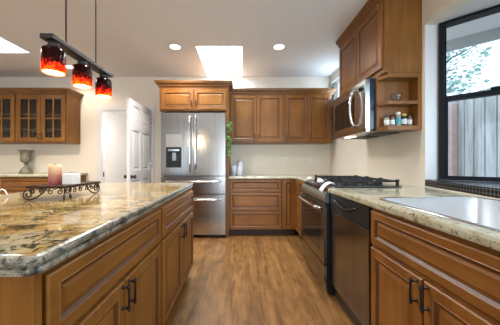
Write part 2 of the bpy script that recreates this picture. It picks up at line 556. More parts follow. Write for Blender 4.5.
# ------------------------------------------------------------------ mesh helpers
class MB:
    def __init__(self):
        self.bm = bmesh.new()

    def box(self, x0, x1, y0, y1, z0, z1, mat=0, bev=0.0):
        c = [(x0, y0, z0), (x1, y0, z0), (x1, y1, z0), (x0, y1, z0), (x0, y0, z1), (x1, y0, z1), (x1, y1, z1), (x0, y1, z1)]
        v = [self.bm.verts.new(p) for p in c]
        fs = []
        for q in ((3, 2, 1, 0), (4, 5, 6, 7), (0, 1, 5, 4), (1, 2, 6, 5), (2, 3, 7, 6), (3, 0, 4, 7)):
            f = self.bm.faces.new([v[i] for i in q])
            f.material_index = mat
            fs.append(f)
        if bev:
            es = list({e for f in fs for e in f.edges})
            r = bmesh.ops.bevel(self.bm, geom=es, offset=bev, segments=2, affect='EDGES', profile=0.5)
            for f in r['faces']:
                f.material_index = mat
        return self

    def obox(self, o, u, n, w0, w1, d0, d1, z0, z1, mat=0):
        """box in a local frame: u along the front, n outward, z up; o is on the floor"""
        pts = []
        for z in (z0, z1):
            for (a, d) in ((w0, d0), (w1, d0), (w1, d1), (w0, d1)):
                pts.append(Vector(o) + Vector(u) * a + Vector(n) * d + Vector((0, 0, z)))
        v = [self.bm.verts.new(p) for p in pts]
        for q in ((3, 2, 1, 0), (4, 5, 6, 7), (0, 1, 5, 4), (1, 2, 6, 5), (2, 3, 7, 6), (3, 0, 4, 7)):
            self.bm.faces.new([v[i] for i in q]).material_index = mat
        return self

    def loops(self, loops, closed_ring=True, cap0=True, cap1=True, mats=None, smooth=False):
        rows = [[self.bm.verts.new(p) for p in lp] for lp in loops]
        n = len(rows[0])
        for i in range(len(rows) - 1):
            for j in range(n if closed_ring else n - 1):
                k = (j + 1) % n
                f = self.bm.faces.new((rows[i][j], rows[i][k], rows[i + 1][k], rows[i + 1][j]))
                f.material_index = mats[i] if mats else 0
                f.smooth = smooth
        if cap0:
            self.bm.faces.new(list(reversed(rows[0]))).material_index = mats[0] if mats else 0
        if cap1:
            self.bm.faces.new(rows[-1]).material_index = mats[-1] if mats else 0
        return rows

    def ext(self, lps):
        self.loops(lps)
        return self

    def ring_panel(self, o, u, n, w0, w1, z0, z1, rings):
        """raised-panel door: rings = (inset, height over face, material)"""
        o, u, n = Vector(o), Vector(u), Vector(n)
        lps = []
        for (ins, h, _) in rings:
            a0, a1, b0, b1 = w0 + ins, w1 - ins, z0 + ins, z1 - ins
            lps.append([o + u * a + n * h + Vector((0, 0, z)) for (a, z) in ((a0, b0), (a1, b0), (a1, b1), (a0, b1))])
        self.loops(lps, mats=[r[2] for r in rings])
        return self

    def tube(self, pts, r, seg=8, smooth=True, mat=0):
        pts = [Vector(p) for p in pts]
        rs = r if isinstance(r, (list, tuple)) else [r] * len(pts)
        lps = []
        prev = None
        for i, p in enumerate(pts):
            t = (pts[min(i + 1, len(pts) - 1)] - pts[max(i - 1, 0)]).normalized()
            if prev is None:
                a = Vector((0, 0, 1)) if abs(t.z) < 0.9 else Vector((1, 0, 0))
                prev = t.cross(a).normalized()
            prev = (prev - t * prev.dot(t))
            if prev.length < 1e-6:
                prev = t.orthogonal()
            prev.normalize()
            q = t.cross(prev)
            lps.append([p + (prev * math.cos(2 * math.pi * k / seg) + q * math.sin(2 * math.pi * k / seg)) * rs[i] for k in range(seg)])
        self.loops(lps, smooth=smooth, mats=[mat] * len(lps))
        return self

    def lathe(self, c, prof, seg=24, smooth=True, mat=0, cap0=True, cap1=True):
        c = Vector(c)
        lps = []
        for (r, z) in prof:
            lps.append([c + Vector((r * math.cos(2 * math.pi * k / seg), r * math.sin(2 * math.pi * k / seg), z)) for k in range(seg)])
        self.loops(lps, smooth=smooth, mats=[mat] * len(lps), cap0=cap0, cap1=cap1)
        return self

    def prism(self, poly, z0, z1, mat=0):
        self.loops([[(x, y, z0) for x, y in poly], [(x, y, z1) for x, y in poly]], mats=[mat, mat])
        return self

    def sphere(self, c, r, sx=1, sy=1, sz=1, seg=16, mat=0):
        prof = [(max(0.001, r * math.sin(math.pi * i / 10)), -r * math.cos(math.pi * i / 10)) for i in range(11)]
        c = Vector(c)
        lps = [[c + Vector((rr * math.cos(2 * math.pi * k / seg) * sx, rr * math.sin(2 * math.pi * k / seg) * sy, z * sz)) for k in range(seg)] for rr, z in prof]
        self.loops(lps, smooth=True, mats=[mat] * 11)
        return self

    def build(self, name, mats, parent=None, bevel=0.0, recalc=True):
        if recalc:
            bmesh.ops.recalc_face_normals(self.bm, faces=self.bm.faces)
        me = bpy.data.meshes.new(name)
        if parent is not None:
            off = parent.location.copy()
            q = parent.parent
            while q is not None:
                off += q.location
                q = q.parent
        else:
            xs = [v.co.x for v in self.bm.verts]
            ys = [v.co.y for v in self.bm.verts]
            zs = [v.co.z for v in self.bm.verts]
            off = Vector(((min(xs) + max(xs)) / 2, (min(ys) + max(ys)) / 2, min(zs)))
        bmesh.ops.translate(self.bm, verts=self.bm.verts, vec=-off)
        self.bm.to_mesh(me)
        self.bm.free()
        if not isinstance(mats, (list, tuple)):
            mats = [mats]
        for mm in mats:
            me.materials.append(M[mm] if isinstance(mm, str) else mm)
        o = bpy.data.objects.new(name, me)
        COL.objects.link(o)
        if parent is not None:
            o.parent = parent
        else:
            o.location = off
        if bevel:
            bv = o.modifiers.new('edge', 'BEVEL')
            bv.width = bevel
            bv.segments = 2
            bv.limit_method = 'ANGLE'
        return o


def tag(o, label, cat, group=None):
    o['label'] = label
    o['category'] = cat
    if group:
        o['group'] = group
    return o


def thing(name, label, cat, loc=(0, 0, 0), group=None):
    o = bpy.data.objects.new(name, None)
    o.empty_display_size = 0.05
    COL.objects.link(o)
    o.location = loc
    return tag(o, label, cat, group)


def struct(o):
    o['kind'] = 'structure'
    return o


def offset_poly(poly, d, closed=True):
    """positive d shrinks a counter-clockwise polygon (mitred)"""
    n = len(poly)
    out = []
    for i in range(n):
        p = Vector(poly[i])
        if closed or 0 < i < n - 1:
            a = (p - Vector(poly[i - 1])).normalized()
            c = (Vector(poly[(i + 1) % n]) - p).normalized()
        elif i == 0:
            a = c = (Vector(poly[1]) - p).normalized()
        else:
            a = c = (p - Vector(poly[i - 1])).normalized()
        na, nc = Vector((-a.y, a.x)), Vector((-c.y, c.x))
        bis = (na + nc)
        if bis.length < 1e-6:
            bis = na
        bis.normalize()
        k = d / max(0.3, bis.dot(na))
        out.append((p.x + bis.x * k, p.y + bis.y * k))
    return out


def rounded(poly, radii, seg=6):
    out = []
    n = len(poly)
    for i, p in enumerate(poly):
        r = radii[i] if isinstance(radii, (list, tuple)) else radii
        p = Vector(p)
        if r <= 0:
            out.append((p.x, p.y))
            continue
        a = (Vector(poly[i - 1]) - p).normalized()
        c = (Vector(poly[(i + 1) % n]) - p).normalized()
        s, e = p + a * r, p + c * r
        for k in range(seg + 1):
            t = k / seg
            q = s * (1 - t) ** 2 + p * 2 * t * (1 - t) + e * t * t
            out.append((q.x, q.y))
    return out


def slab(mb, poly, prof, hole=None, mats=None):
    """worktop: outline swept through an edge profile (inset, z), optional hole in it"""
    lps = [[(x, y, z) for x, y in offset_poly(poly, d)] for d, z in prof]
    rows = mb.loops(lps, cap0=(hole is None), cap1=(hole is None), mats=mats or [0] * len(prof))
    if hole is not None:
        bm = mb.bm
        z0, z1 = prof[0][1], prof[-1][1]
        lo = [bm.verts.new((x, y, z0)) for x, y in hole]
        hi = [bm.verts.new((x, y, z1)) for x, y in hole]
        k = len(hole)
        for j in range(k):
            bm.faces.new((lo[j], lo[(j + 1) % k], hi[(j + 1) % k], hi[j]))
        for outer, inner in ((rows[0], lo), (rows[-1], hi)):
            es = []
            for ring in (outer, inner):
                for j in range(len(ring)):
                    ed = bm.edges.get((ring[j], ring[(j + 1) % len(ring)]))
                    if ed is None:
                        ed = bm.edges.new((ring[j], ring[(j + 1) % len(ring)]))
                    es.append(ed)
            bmesh.ops.triangle_fill(bm, use_beauty=True, use_dissolve=False, edges=es)


def sweep(mb, path, prof, mat=0):
    """open moulding along a plan path; prof = (outward, z) with outward to the right of travel"""
    lps = []
    cols = [offset_poly(path, -d, closed=False) for d, z in prof]
    for i in range(len(path)):
        lps.append([(cols[j][i][0], cols[j][i][1], prof[j][1]) for j in range(len(prof))])
    mb.loops(lps, mats=[mat] * len(lps))


# ------------------------------------------------------------------ cabinet kit
T = 0.019
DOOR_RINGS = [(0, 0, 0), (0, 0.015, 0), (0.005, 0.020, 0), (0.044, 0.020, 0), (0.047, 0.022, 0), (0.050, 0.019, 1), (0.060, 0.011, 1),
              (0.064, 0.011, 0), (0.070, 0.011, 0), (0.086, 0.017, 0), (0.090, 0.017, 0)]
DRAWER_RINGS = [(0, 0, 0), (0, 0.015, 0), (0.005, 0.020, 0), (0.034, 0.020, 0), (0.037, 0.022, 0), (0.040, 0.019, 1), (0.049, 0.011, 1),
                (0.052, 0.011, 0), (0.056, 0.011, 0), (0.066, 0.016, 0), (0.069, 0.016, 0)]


def handle(parent, o, u, n, a, z, vertical=True, length=0.11):
    o, u, n = Vector(o), Vector(u), Vector(n)
    mb = MB()
    c = o + u * a + Vector((0, 0, z))
    ax = Vector((0, 0, 1)) if vertical else u
    h = length / 2
    mb.tube([c + n * 0.046 - ax * h, c + n * 0.046 - ax * (h - .012), c + n * 0.048, c + n * 0.046 + ax * (h - .012), c + n * 0.046 + ax * h],
            [0.0038, 0.0055, 0.0042, 0.0055, 0.0038])
    for s in (-1, 1):
        p = c + ax * (h - 0.014) * s
        mb.tube([p + n * 0.017, p + n * 0.024, p + n * 0.0245, p + n * 0.046], [0.008, 0.0075, 0.0045, 0.0045])
        mb.tube([p + ax * 0.005 + n * 0.046, p - ax * 0.005 + n * 0.046], 0.0072)
    return mb.build('handle', 'bronze', parent)


def front(parent, kind, o, u, n, a0, a1, z0, z1, hz=None, ha=None):
    mb = MB()
    if kind == 'door':
        mb.ring_panel(o, u, n, a0, a1, z0, z1, DOOR_RINGS)
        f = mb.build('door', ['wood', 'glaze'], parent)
    else:
        mb.ring_panel(o, u, n, a0, a1, z0, z1, DRAWER_RINGS)
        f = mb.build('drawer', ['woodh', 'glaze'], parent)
    if hz is not None:
        handle(f, o, u, n, ha, hz)
    return f


CROWN = [(0.0, -0.012), (0.006, -0.012), (0.010, 0.0), (0.018, 0.006), (0.022, 0.022), (0.040, 0.040), (0.052, 0.046), (0.056, 0.062),
         (0.060, 0.066), (0.060, 0.078), (0.0, 0.078)]


def crown(parent, path, z, k=1.0):
    mb = MB()
    sweep(mb, path, [(d * k, z + h * k) for d, h in CROWN])
    # dark glaze lines; the extra ones also paint in the moulding's shading
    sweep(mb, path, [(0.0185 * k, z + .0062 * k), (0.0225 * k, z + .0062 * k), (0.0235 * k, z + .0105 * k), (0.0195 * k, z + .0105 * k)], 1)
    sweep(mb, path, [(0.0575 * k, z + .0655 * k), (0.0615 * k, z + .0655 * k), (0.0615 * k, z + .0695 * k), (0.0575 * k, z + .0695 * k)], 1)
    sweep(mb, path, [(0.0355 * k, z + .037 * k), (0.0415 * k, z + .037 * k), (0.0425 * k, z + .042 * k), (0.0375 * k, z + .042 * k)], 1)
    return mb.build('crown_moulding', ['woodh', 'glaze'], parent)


def base_cab(name, label, o, u, n, w, depth, fronts, ztop=0.86, toe=True, group=None, zb=0.10, low=None):
    o, u, n = Vector(o), Vector(u), Vector(n)
    c = o + u * (w / 2) - n * (depth / 2)
    t = thing(name, label, 'cabinet', c, group)
    if low:      # open at the top for a sink bowl: face frame over a lower box
        MB().ext([[o + u * a + n * d + Vector((0, 0, z)) for d, z in ((-depth, zb), (0, zb), (0, ztop), (-.02, ztop), (-.02, low), (-depth, low))]
                    for a in (0, w)]).build('body', 'wood', t)
    else:
        MB().obox(o, u, n, 0, w, -depth, 0, zb, ztop).build('body', 'wood', t)
    if toe:
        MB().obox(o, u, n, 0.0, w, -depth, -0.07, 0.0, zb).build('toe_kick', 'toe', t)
    for f in fronts:
        front(t, f[0], o, u, n, *f[1:])
    return t


def upper_cab(name, label, o, u, n, w, depth, z0, z1, fronts, group=None):
    o, u, n = Vector(o), Vector(u), Vector(n)
    c = o + u * (w / 2) - n * (depth / 2) + Vector((0, 0, z0))
    t = thing(name, label, 'cabinet', c, group)
    MB().obox(o, u, n, 0, w, -depth, 0, z0, z1).build('body', 'wood', t)
    for f in fronts:
        front(t, f[0], o, u, n, *f[1:])
    return t


# ------------------------------------------------------------------ the room
YB, XR, ZC = 4.12, 1.567, 2.64        # back wall, right wall, ceiling
XL, YR = -4.75, -4.0
DX0, DX1, DZ = -2.50, -1.62, 2.06     # doorway

struct(MB().box(XL - .1, XR + .1, YR - .1, 8.1, -0.06, 0.0).build('floor', 'floor'))


def ceiling():
    mb = MB()
    holes = [(-0.605, 0.0, 3.04, 4.07), (-3.95, -2.94, 2.20, 3.22)]
    xs = sorted({XL - .1, XR + .1} | {h[0] for h in holes} | {h[1] for h in holes})
    for i in range(len(xs) - 1):
        x0, x1 = xs[i], xs[i + 1]
        ys = [(YR - .1, YB + .1)]
        for h in holes:
            if x0 >= h[0] - 1e-6 and x1 <= h[1] + 1e-6:
                ys = [(YR - .1, h[2]), (h[3], YB + .1)]
        for y0, y1 in ys:
            mb.box(x0, x1, y0, y1, ZC, ZC + 0.06)
    struct(mb.build('ceiling', 'ceil'))
    for k, (x0, x1, y0, y1) in enumerate(holes):
        s = MB()
        t = 0.03
        zt = 3.55
        s.box(x0 - t, x0, y0 - t, y1 + t, ZC + .06, zt)
        s.box(x1, x1 + t, y0 - t, y1 + t, ZC + .06, zt)
        s.box(x0, x1, y0 - t, y0, ZC + .06, zt)
        s.box(x0, x1, y1, y1 + t, ZC + .06, zt)
        w = struct(s.build('window_%d' % (k + 3), 'white'))
        fr = MB()
        f = .05
        fr.box(x0 - t, x1 + t, y0 - t, y0 + f, zt, zt + .04)
        fr.box(x0 - t, x1 + t, y1 - f, y1 + t, zt, zt + .04)
        fr.box(x0 - t, x0 + f, y0 + f, y1 - f, zt, zt + .04)
        fr.box(x1 - f, x1 + t, y0 + f, y1 - f, zt, zt + .04)
        fr.build('skylight_frame', 'white', w)
        MB().box(x0 + f, x1 - f, y0 + f, y1 - f, zt + .012, zt + .022).build('skylight_pane', 'glass', w)


ceiling()

wb = MB()
wb.box(XL - .1, DX0, YB, YB + .1, 0, ZC)
wb.box(DX1, XR + .1, YB, YB + .1, 0, ZC)
wb.box(DX0, DX1, YB, YB + .1, DZ, ZC)
struct(wb.build('wall_back', 'wall'))

WY0, WZ = 1.992, 2.30                  # bay opening in the right wall
SY0, SY1, SZ0, SZ1 = 3.45, 4.03, 2.10, 2.49
wr = MB()
wr.box(XR, XR + .1, WY0, SY0, 0, ZC)
wr.box(XR, XR + .1, SY0, SY1, 0, SZ0)
wr.box(XR, XR + .1, SY0, SY1, SZ1, ZC)
wr.box(XR, XR + .1, SY1, YB, 0, ZC)
wr.box(XR, XR + .1, 0.0, WY0, WZ, ZC)
wr.box(XR, XR + .1, 0.0, WY0, 0, 0.86)
wr.box(XR, XR + .1, YR, 0.0, 0, ZC)
struct(wr.build('wall_right', 'wall'))

struct(MB().box(XL - .1, XL, YR, YB, 0, ZC).build('wall_left', 'wall'))
wq = MB()  # unseen rear wall, its openings added to admit fill light
wq.box(XL - .1, -3.2, YR - .1, YR, 0, ZC)
wq.box(1.2, XR + .1, YR - .1, YR, 0, ZC)
wq.box(-2.5, -.4, YR - .1, YR, 0, ZC)
wq.box(-.4, 1.2, YR - .1, YR, 2.3, ZC)
wq.box(-3.2, -2.5, YR - .1, YR, 2.3, ZC)
struct(wq.build('wall_rear', 'wall'))

# hall seen through the doorway
wh = MB()
wh.box(-3.6, -3.5, YB + .1, 8.0, 0, 2.44)
wh.box(-1.3, -1.2, YB + .1, 8.0, 0, 2.44)
wh.box(-3.6, -1.2, 8.0, 8.1, 0, 2.44)
struct(wh.build('wall_hall', 'hallwhite'))
struct(MB().box(-3.6, -1.2, YB + .1, 8.1, 2.44, 2.5).build('ceiling_hall', 'hallwhite'))

# door frame and door
df = MB()
for x0, x1 in ((DX0 - .065, DX0 + .012), (DX1 - .012, DX1 + .065)):
    df.box(x0, x1, YB - .016, YB - .001, 0, DZ + .065)
df.box(DX0 + .012, DX1 - .012, YB - .016, YB - .001, DZ - .012, DZ + .065)
df.box(DX0 + .0005, DX0 + .016, YB, YB + .1, 0, DZ - .0005)
df.box(DX1 - .016, DX1 - .0005, YB, YB + .1, 0, DZ - .0005)
df.box(DX0 + .016, DX1 - .016, YB, YB + .1, DZ - .016, DZ - .0005)
door = struct(df.build('door_1', 'white'))


def door_leaf():
    x0, x1 = -1.640, -1.602
    y0, y1 = 3.30, 4.098
    mb = MB()
    zc = [(0.20, 0.86), (1.00, 1.60), (1.72, 1.96)]
    yc = [(y0 + .10, y0 + .355), (y0 + .445, y1 - .10)]
    # stiles and rails
    ys = [y0, yc[0][0], yc[0][1], yc[1][0], yc[1][1], y1]
    for i in (0, 2, 4):
        mb.box(x0, x1, ys[i], ys[i + 1], 0.012, 2.04)
    zs = [0.012, .20, .86, 1.0, 1.6, 1.72, 1.96, 2.04]
    for i in (0, 2, 4, 6):
        for a, b in yc:
            mb.box(x0, x1, a, b, zs[i], zs[i + 1])
    for a, b in yc:
        for c, d in zc:
            for s, xo in ((1, x1), (-1, x0)):
                mb.ring_panel((xo - s * .016, 0, 0), (0, 1, 0), (s, 0, 0), a, b, c, d,
                              [(0, 0, 0), (0.001, 0.012, 0), (0.022, 0.002, 0), (0.030, 0.002, 0), (0.052, 0.011, 0)])
    leaf = mb.build('door_leaf', 'white', door)
    for s, xo in ((1, x1), (-1, x0)):
        k = MB()
        lps = []
        for r, d in ((0.030, 0.0), (0.030, 0.006), (0.012, 0.012), (0.011, 0.030), (0.024, 0.038), (0.029, 0.050), (0.026, 0.062), (0.012, 0.068)):
            lps.append([(xo + s * d, 3.365 + r * math.cos(2 * math.pi * q / 16), 0.915 + r * math.sin(2 * math.pi * q / 16)) for q in range(16)])
        k.loops(lps, smooth=True)
        k.build('door_knob', 'black', leaf)
    for z in (0.25, 1.05, 1.80):
        MB().box(x1, x1 + .004, 4.04, 4.098, z, z + .09).tube([(x1 + .006, 4.101, z), (x1 + .006, 4.101, z + .09)], .007).build('hinge', 'chrome', leaf)
    return leaf


door_leaf()
MB().box(DX0 + .016, DX0 + .019, YB + .03, YB + .06, .86, .95).build('strike_plate', 'black', door)

bb = MB()
bb.box(-1.555, -1.21, YB - .013, YB - .001, 0, .09)
struct(bb.build('baseboard_back', 'white'))

# ------------------------------------------------------------------ bay window
wu = Vector((1.06, -1.0, 0)).normalized()     # along the angled pane, towards the viewer
wnv = Vector((0.69, 0.73, 0)).normalized()    # outward
P0 = Vector((1.687, 1.985, 0))
WL = 0.78
P1 = P0 + wu * WL
jm = MB()
jm.box(XR + .1, 1.700, WY0, WY0 + .05, 0.0, WZ + .06)                    # far jamb of the recess
jm.box(XR + .001, 1.690, WY0 - .006, WY0 - .0005, 0.976, WZ - .001)
jm.prism([(XR + .1, 0.0), (P1.x + .2, 0.0), (P1.x + .2, P1.y), (P1.x, P1.y + .03), (1.70, WY0 + .03), (XR + .1, WY0 + .03)], WZ, WZ + .05)  # head
for k in (0,):
    a, b2 = P0 + wnv * .02, P1 + wnv * .02
    jm.obox(P0, wu, wnv, 0, WL, -.02, .06, 0.0, 0.955)                   # wall under the angled pane
    jm.box(P1.x, P1.x + .08, 0.0, P1.y, 0.0, 0.955)
    jm.box(XR + .1, P1.x + .08, -.08, 0.0, 0.0, WZ)
struct(jm.build('wall_bay', 'baywhite'))


def sash_window():
    z0, z1, zm = 0.975, 2.298, 1.655
    f = MB()
    fw = 0.034
    f.obox(P0, wu, wnv, 0.0, fw, -.03, .06, z0, z1)
    f.obox(P0, wu, wnv, WL - fw, WL, -.03, .06, z0, z1)
    f.obox(P0, wu, wnv, fw, WL - fw, -.03, .06, z0, z0 + .012)
    f.obox(P0, wu, wnv, fw, WL - fw, -.03, .06, z1 - .022, z1)
    w = struct(f.build('window_1', 'blackframe'))
    # lower sash (inside), upper sash (outside)
    s = MB()
    a0, a1 = fw, WL - fw
    s.obox(P0, wu, wnv, a0, a0 + .024, -.015, .012, z0 + .012, zm + .02)
    s.obox(P0, wu, wnv, a1 - .024, a1, -.015, .012, z0 + .012, zm + .02)
    s.obox(P0, wu, wnv, a0 + .024, a1 - .024, -.015, .012, z0 + .012, z0 + .034)
    s.obox(P0, wu, wnv, a0 + .024, a1 - .024, -.015, .012, zm - .02, zm + .02)
    lo = s.build('lower_sash', 'blackframe', w)
    MB().obox(P0, wu, wnv, a0 + .024, a1 - .024, -.004, .001, z0 + .034, zm - .02).build('pane', 'glass', lo)
    MB().obox(P0, wu, wnv, .30, .385, -.03, -.002, zm + .02, zm + .036).build('sash_latch', 'blackframe', lo)
    s = MB()
    s.obox(P0, wu, wnv, a0, a0 + .012, .018, .045, zm - .02, z1 - .032)
    s.obox(P0, wu, wnv, a1 - .012, a1, .018, .045, zm - .02, z1 - .032)
    s.obox(P0, wu, wnv, a0 + .012, a1 - .012, .018, .045, zm - .02, zm + .01)
    up = s.build('upper_sash', 'blackframe', w)
    MB().obox(P0, wu, wnv, a0 + .012, a1 - .012, .028, .033, zm + .01, z1 - .032).build('pane', 'glass', up)
    # front pane of the bay, outside the picture
    g = MB()
    X = P1.x
    g.box(X, X + .06, .04, P1.y - .06, z0, z0 + .05)
    g.box(X, X + .06, .04, P1.y - .06, z1 - .032, z1)
    g.box(X, X + .06, P1.y - .06, P1.y - .005, z0, z1)
    g.box(X, X + .06, 0.0, .04, z0, z1)
    fp = g.build('front_frame', 'blackframe', w)
    MB().box(X + .025, X + .03, .04, P1.y - .06, z0 + .05, z1 - .032).build('pane', 'glass', fp)


sash_window()

# tiled ledge between counter and bay
R0, R1 = Vector((XR + .002, 1.985)), Vector((1.285, 0.55))


def ledge():
    mb = MB()
    poly = [(R1.x, R1.y), (P1.x - .03, R1.y), (P1.x - .03, P1.y - .02), (P0.x - .03 * .7, P0.y - .03), (1.68, 1.989), (R0.x, R0.y)]
    mb.prism(poly, 0.912, 0.974)
    bm = mb.bm
    bm.faces.ensure_lookup_table()
    for f in bm.faces:
        f.material_index = 1 if abs(f.normal.z) > .5 or f.normal.length < .1 else 0
    bm.normal_update()
    for f in bm.faces:
        f.material_index = 1 if abs(f.normal.z) > .5 else 0
    o = struct(mb.build('trim_1', ['tile', 'tiletop']))
    d = (R1 - R0).normalized()
    nn = Vector((d.y, -d.x))
    if nn.x > 0:
        nn = -nn
    c = MB()
    c.obox((R0.x, R0.y, 0), (d.x, d.y, 0), (nn.x, nn.y, 0), 0.0, (R1 - R0).length, 0, .006, 0.911, 0.919)
    c.build('caulk_line', 'caulk', o)


ledge()

# small high window with blind slats
w2 = MB()
w2.box(XR - .012, XR + .02, SY0 - .04, SY0, SZ0 - .04, SZ1 + .04)
w2.box(XR - .012, XR + .02, SY1, SY1 + .03, SZ0 - .04, SZ1 + .04)
w2.box(XR - .012, XR + .02, SY0, SY1, SZ0 - .04, SZ0)
w2.box(XR - .012, XR + .02, SY0, SY1, SZ1, SZ1 + .04)
w2o = struct(w2.build('window_2', 'white'))
MB().box(XR + .07, XR + .075, SY0, SY1, SZ0, SZ1).build('pane', 'glass', w2o)
sl = MB()
z = SZ0 + .02
while z < SZ1 - .01:
    sl.bm.verts.ensure_lookup_table()
    sl.loops([[(XR + .018, SY0 + .004, z), (XR + .05, SY0 + .004, z + .022), (XR + .051, SY0 + .004, z + .025), (XR + .019, SY0 + .004, z + .003)],
              [(XR + .018, SY1 - .004, z), (XR + .05, SY1 - .004, z + .022), (XR + .051, SY1 - .004, z + .025), (XR + .019, SY1 - .004, z + .003)]])
    z += .055
sl.build('blind', 'blind', w2o)

# ------------------------------------------------------------------ outdoors
struct(MB().box(1.75, 14, -3, 14, -0.45, -0.35).build('ground', 'ground'))
ev = MB()
EA = P0 + wnv * .08 - wu * .06
ev.obox(EA, wu, wnv, 0, 1.6, 0.0, .46, 2.352, 2.372)
evo = struct(ev.build('trim_2', 'soffit'))
MB().obox(EA, wu, wnv, 0, 1.6, .46, .49, 2.25, 2.42).build('fascia', 'fascia', evo)


def fence():
    t = thing('wooden_fence', 'tall weathered grey board fence beyond the bay window', 'fence', (3.62, 4.2, -0.35))
    mb = MB()
    y = 0.9
    while y < 7.5:
        w = .142 + random.uniform(-.004, .004)
        dx = random.uniform(-.006, .006)
        mb.box(3.60 + dx, 3.62 + dx, y, y + w, -0.35, 2.2 + random.uniform(-.01, .01))
        mb.box(3.632, 3.65, y + w - .03, y + w + .05, -0.35, 2.18)
        y += w + .018
    mb.build('fence_boards', 'fence', t)
    r = MB()
    for z in (0.1, 1.0, 1.9):
        r.box(3.655, 3.70, .9, 7.5, z, z + .09)
    r.build('fence_rail', 'fence', t)
    p = MB().box(3.50, 3.585, 3.862, 3.925, -0.35, 2.1).build('fence_post', 'redpost', t)
    p['label'] = 'reddish post at the left of the lower pane'


fence()


def tree():
    t = thing('garden_tree', 'pale green leafy tree showing above the fence through the upper pane', 'tree', (6.1, 7.4, -0.35))
    tr = MB()
    tr.tube([(6.1, 7.4, -.35), (6.12, 7.4, 1.2), (6.05, 7.45, 2.4), (6.0, 7.4, 3.6), (5.9, 7.3, 4.8)], [.14, .12, .10, .06, .03])
    for k in range(9):
        a = random.uniform(0, 6.28)
        z0 = random.uniform(1.9, 3.9)
        tr.tube([(6.05, 7.42, z0), (6.05 + .5 * math.cos(a), 7.42 + .5 * math.sin(a), z0 + .4), (6.05 + 1.0 * math.cos(a), 7.42 + 1.0 * math.sin(a), z0 + .55)], [.045, .03, .012])
    tr.build('trunk', 'bark', t)
    lf = MB()
    for k in range(4200):
        a = random.uniform(0, 6.28)
        r = 1.30 * random.random() ** .5
        z = random.uniform(-1, 1)
        r *= math.sqrt(max(.05, 1 - z * z * .8))
        c = Vector((6.05 + r * math.cos(a), 7.4 + r * math.sin(a), 3.5 + 1.9 * z))
        if mnoise.noise(c * 2.6) < -.10:
            continue
        d = Vector((random.gauss(0, 1), random.gauss(0, 1), random.gauss(-.4, 1))).normalized()
        s = d.orthogonal().normalized()
        L = random.uniform(.10, .20)
        w = L * .34
        v = [lf.bm.verts.new(p) for p in (c, c + d * L * .5 + s * w, c + d * L, c + d * L * .5 - s * w)]
        lf.bm.faces.new(v)
    lf.build('foliage', 'treeleaf', t, recalc=False)


tree()

# ------------------------------------------------------------------ ceiling lamps
def downlight(x, y, label, on=9.0, z=ZC, col=SOFT):
    t = thing('recessed_downlight', label, 'ceiling light', (x, y, z), 'recessed ceiling lights')
    MB().lathe((x, y, z), [(0.068, -0.004), (0.090, -0.003), (0.092, -.0005)], 28, cap0=False, cap1=False).lathe(
        (x, y, z), [(0.068, -0.004), (0.068, -.0005)], 28, cap0=False, cap1=False).build('trim_ring', 'white', t)
    MB().lathe((x, y, z), [(0.066, -0.003), (0.066, -0.0008)], 28).build('lens', 'lamp', t)
    L = add_light('downlight_lamp', 'SPOT', (x, y, z - .03), on, col, .06, spot=math.radians(150))
    L.parent = t
    L.location = (0, 0, -.03)


DLW = 22
downlight(-.88, 3.05, 'round recessed ceiling light left of the square skylight', 72)
downlight(.486, 3.05, 'round recessed ceiling light right of the square skylight', 24)
downlight(-2.74, 3.69, 'round recessed ceiling light above the glass-door cabinets, behind the pendant', 24, col=WARM)
downlight(-2.95, 6.0, 'small recessed light in the white hall beyond the doorway', 8, 2.44)
for x, y, e, cc in ((-2.9, 1.9, 170, WARM), (-.95, 1.9, 85, SOFT), (0.5, 1.9, 22, SOFT), (-3.6, -1.0, 60, WARM), (-1.2, 0.4, 18, SOFT), (0.5, -1.0, 8, SOFT)):  # unseen lamps added to light the cabinets, refrigerator and walls
    downlight(x, y, 'unseen ceiling light added as fill for the room', e, col=cc)

# ------------------------------------------------------------------ island
IX0, IX1, IY0, IY1 = -1.585, -0.458, 0.512, 2.44
ITOP = 0.91
fx = -0.497                       # cabinet face plane of the island
U, NN = Vector((0, 1, 0)), Vector((1, 0, 0))
base_cab('island_cabinet', 'near maple island cabinet with wide drawer over two raised-panel doors', (fx, .556, 0), U, NN, .834, 1.0,
         [('drawer', .016, .818, .662, .842), ('door', .016, .391, .115, .640, .58, .369), ('door', .399, .818, .115, .640, .58, .421)],
         group='maple cabinets')
base_cab('island_cabinet', 'far maple island cabinet with drawer over two doors, nearest the refrigerator', (fx, 1.391, 0), U, NN, .91, 1.0,
         [('drawer', .016, .894, .662, .842), ('door', .016, .451, .115, .640, .58, .425), ('door', .459, .894, .115, .640, .58, .485)],
         group='maple cabinets')
ep = thing('island_end_panel', 'flat maple panel closing the near end of the island under the stone', 'panel', (-1.0, .545, 0))
MB().box(fx - 1.0, fx - .062, .540, .5555, 0, .86).build('panel_board', 'wood', ep)
MB().box(fx - .060, fx + .018, .534, .5555, 0, .86).build('corner_stile', 'wood', ep)

EDGE = [(.016, .8605), (.005, .865), (.003, .872), (.005, .879), (.013, .882), (.005, .885), (.000, .892), (.000, .899), (.004, .905), (.012, .9088), (.020, .91)]
ip = rounded([(IX0, IY0), (IX1, IY0), (IX1 - .052, IY1), (IX0, IY1)], [.03, .035, .03, .03])
mb = MB()
slab(mb, ip, EDGE, mats=[1] * 9 + [0, 0])
tag(mb.build('island_worktop', ['granite', 'graniteedge']), 'large glossy gold and grey granite top on the island', 'worktop')

# ------------------------------------------------------------------ refrigerator wall
FY = 3.417


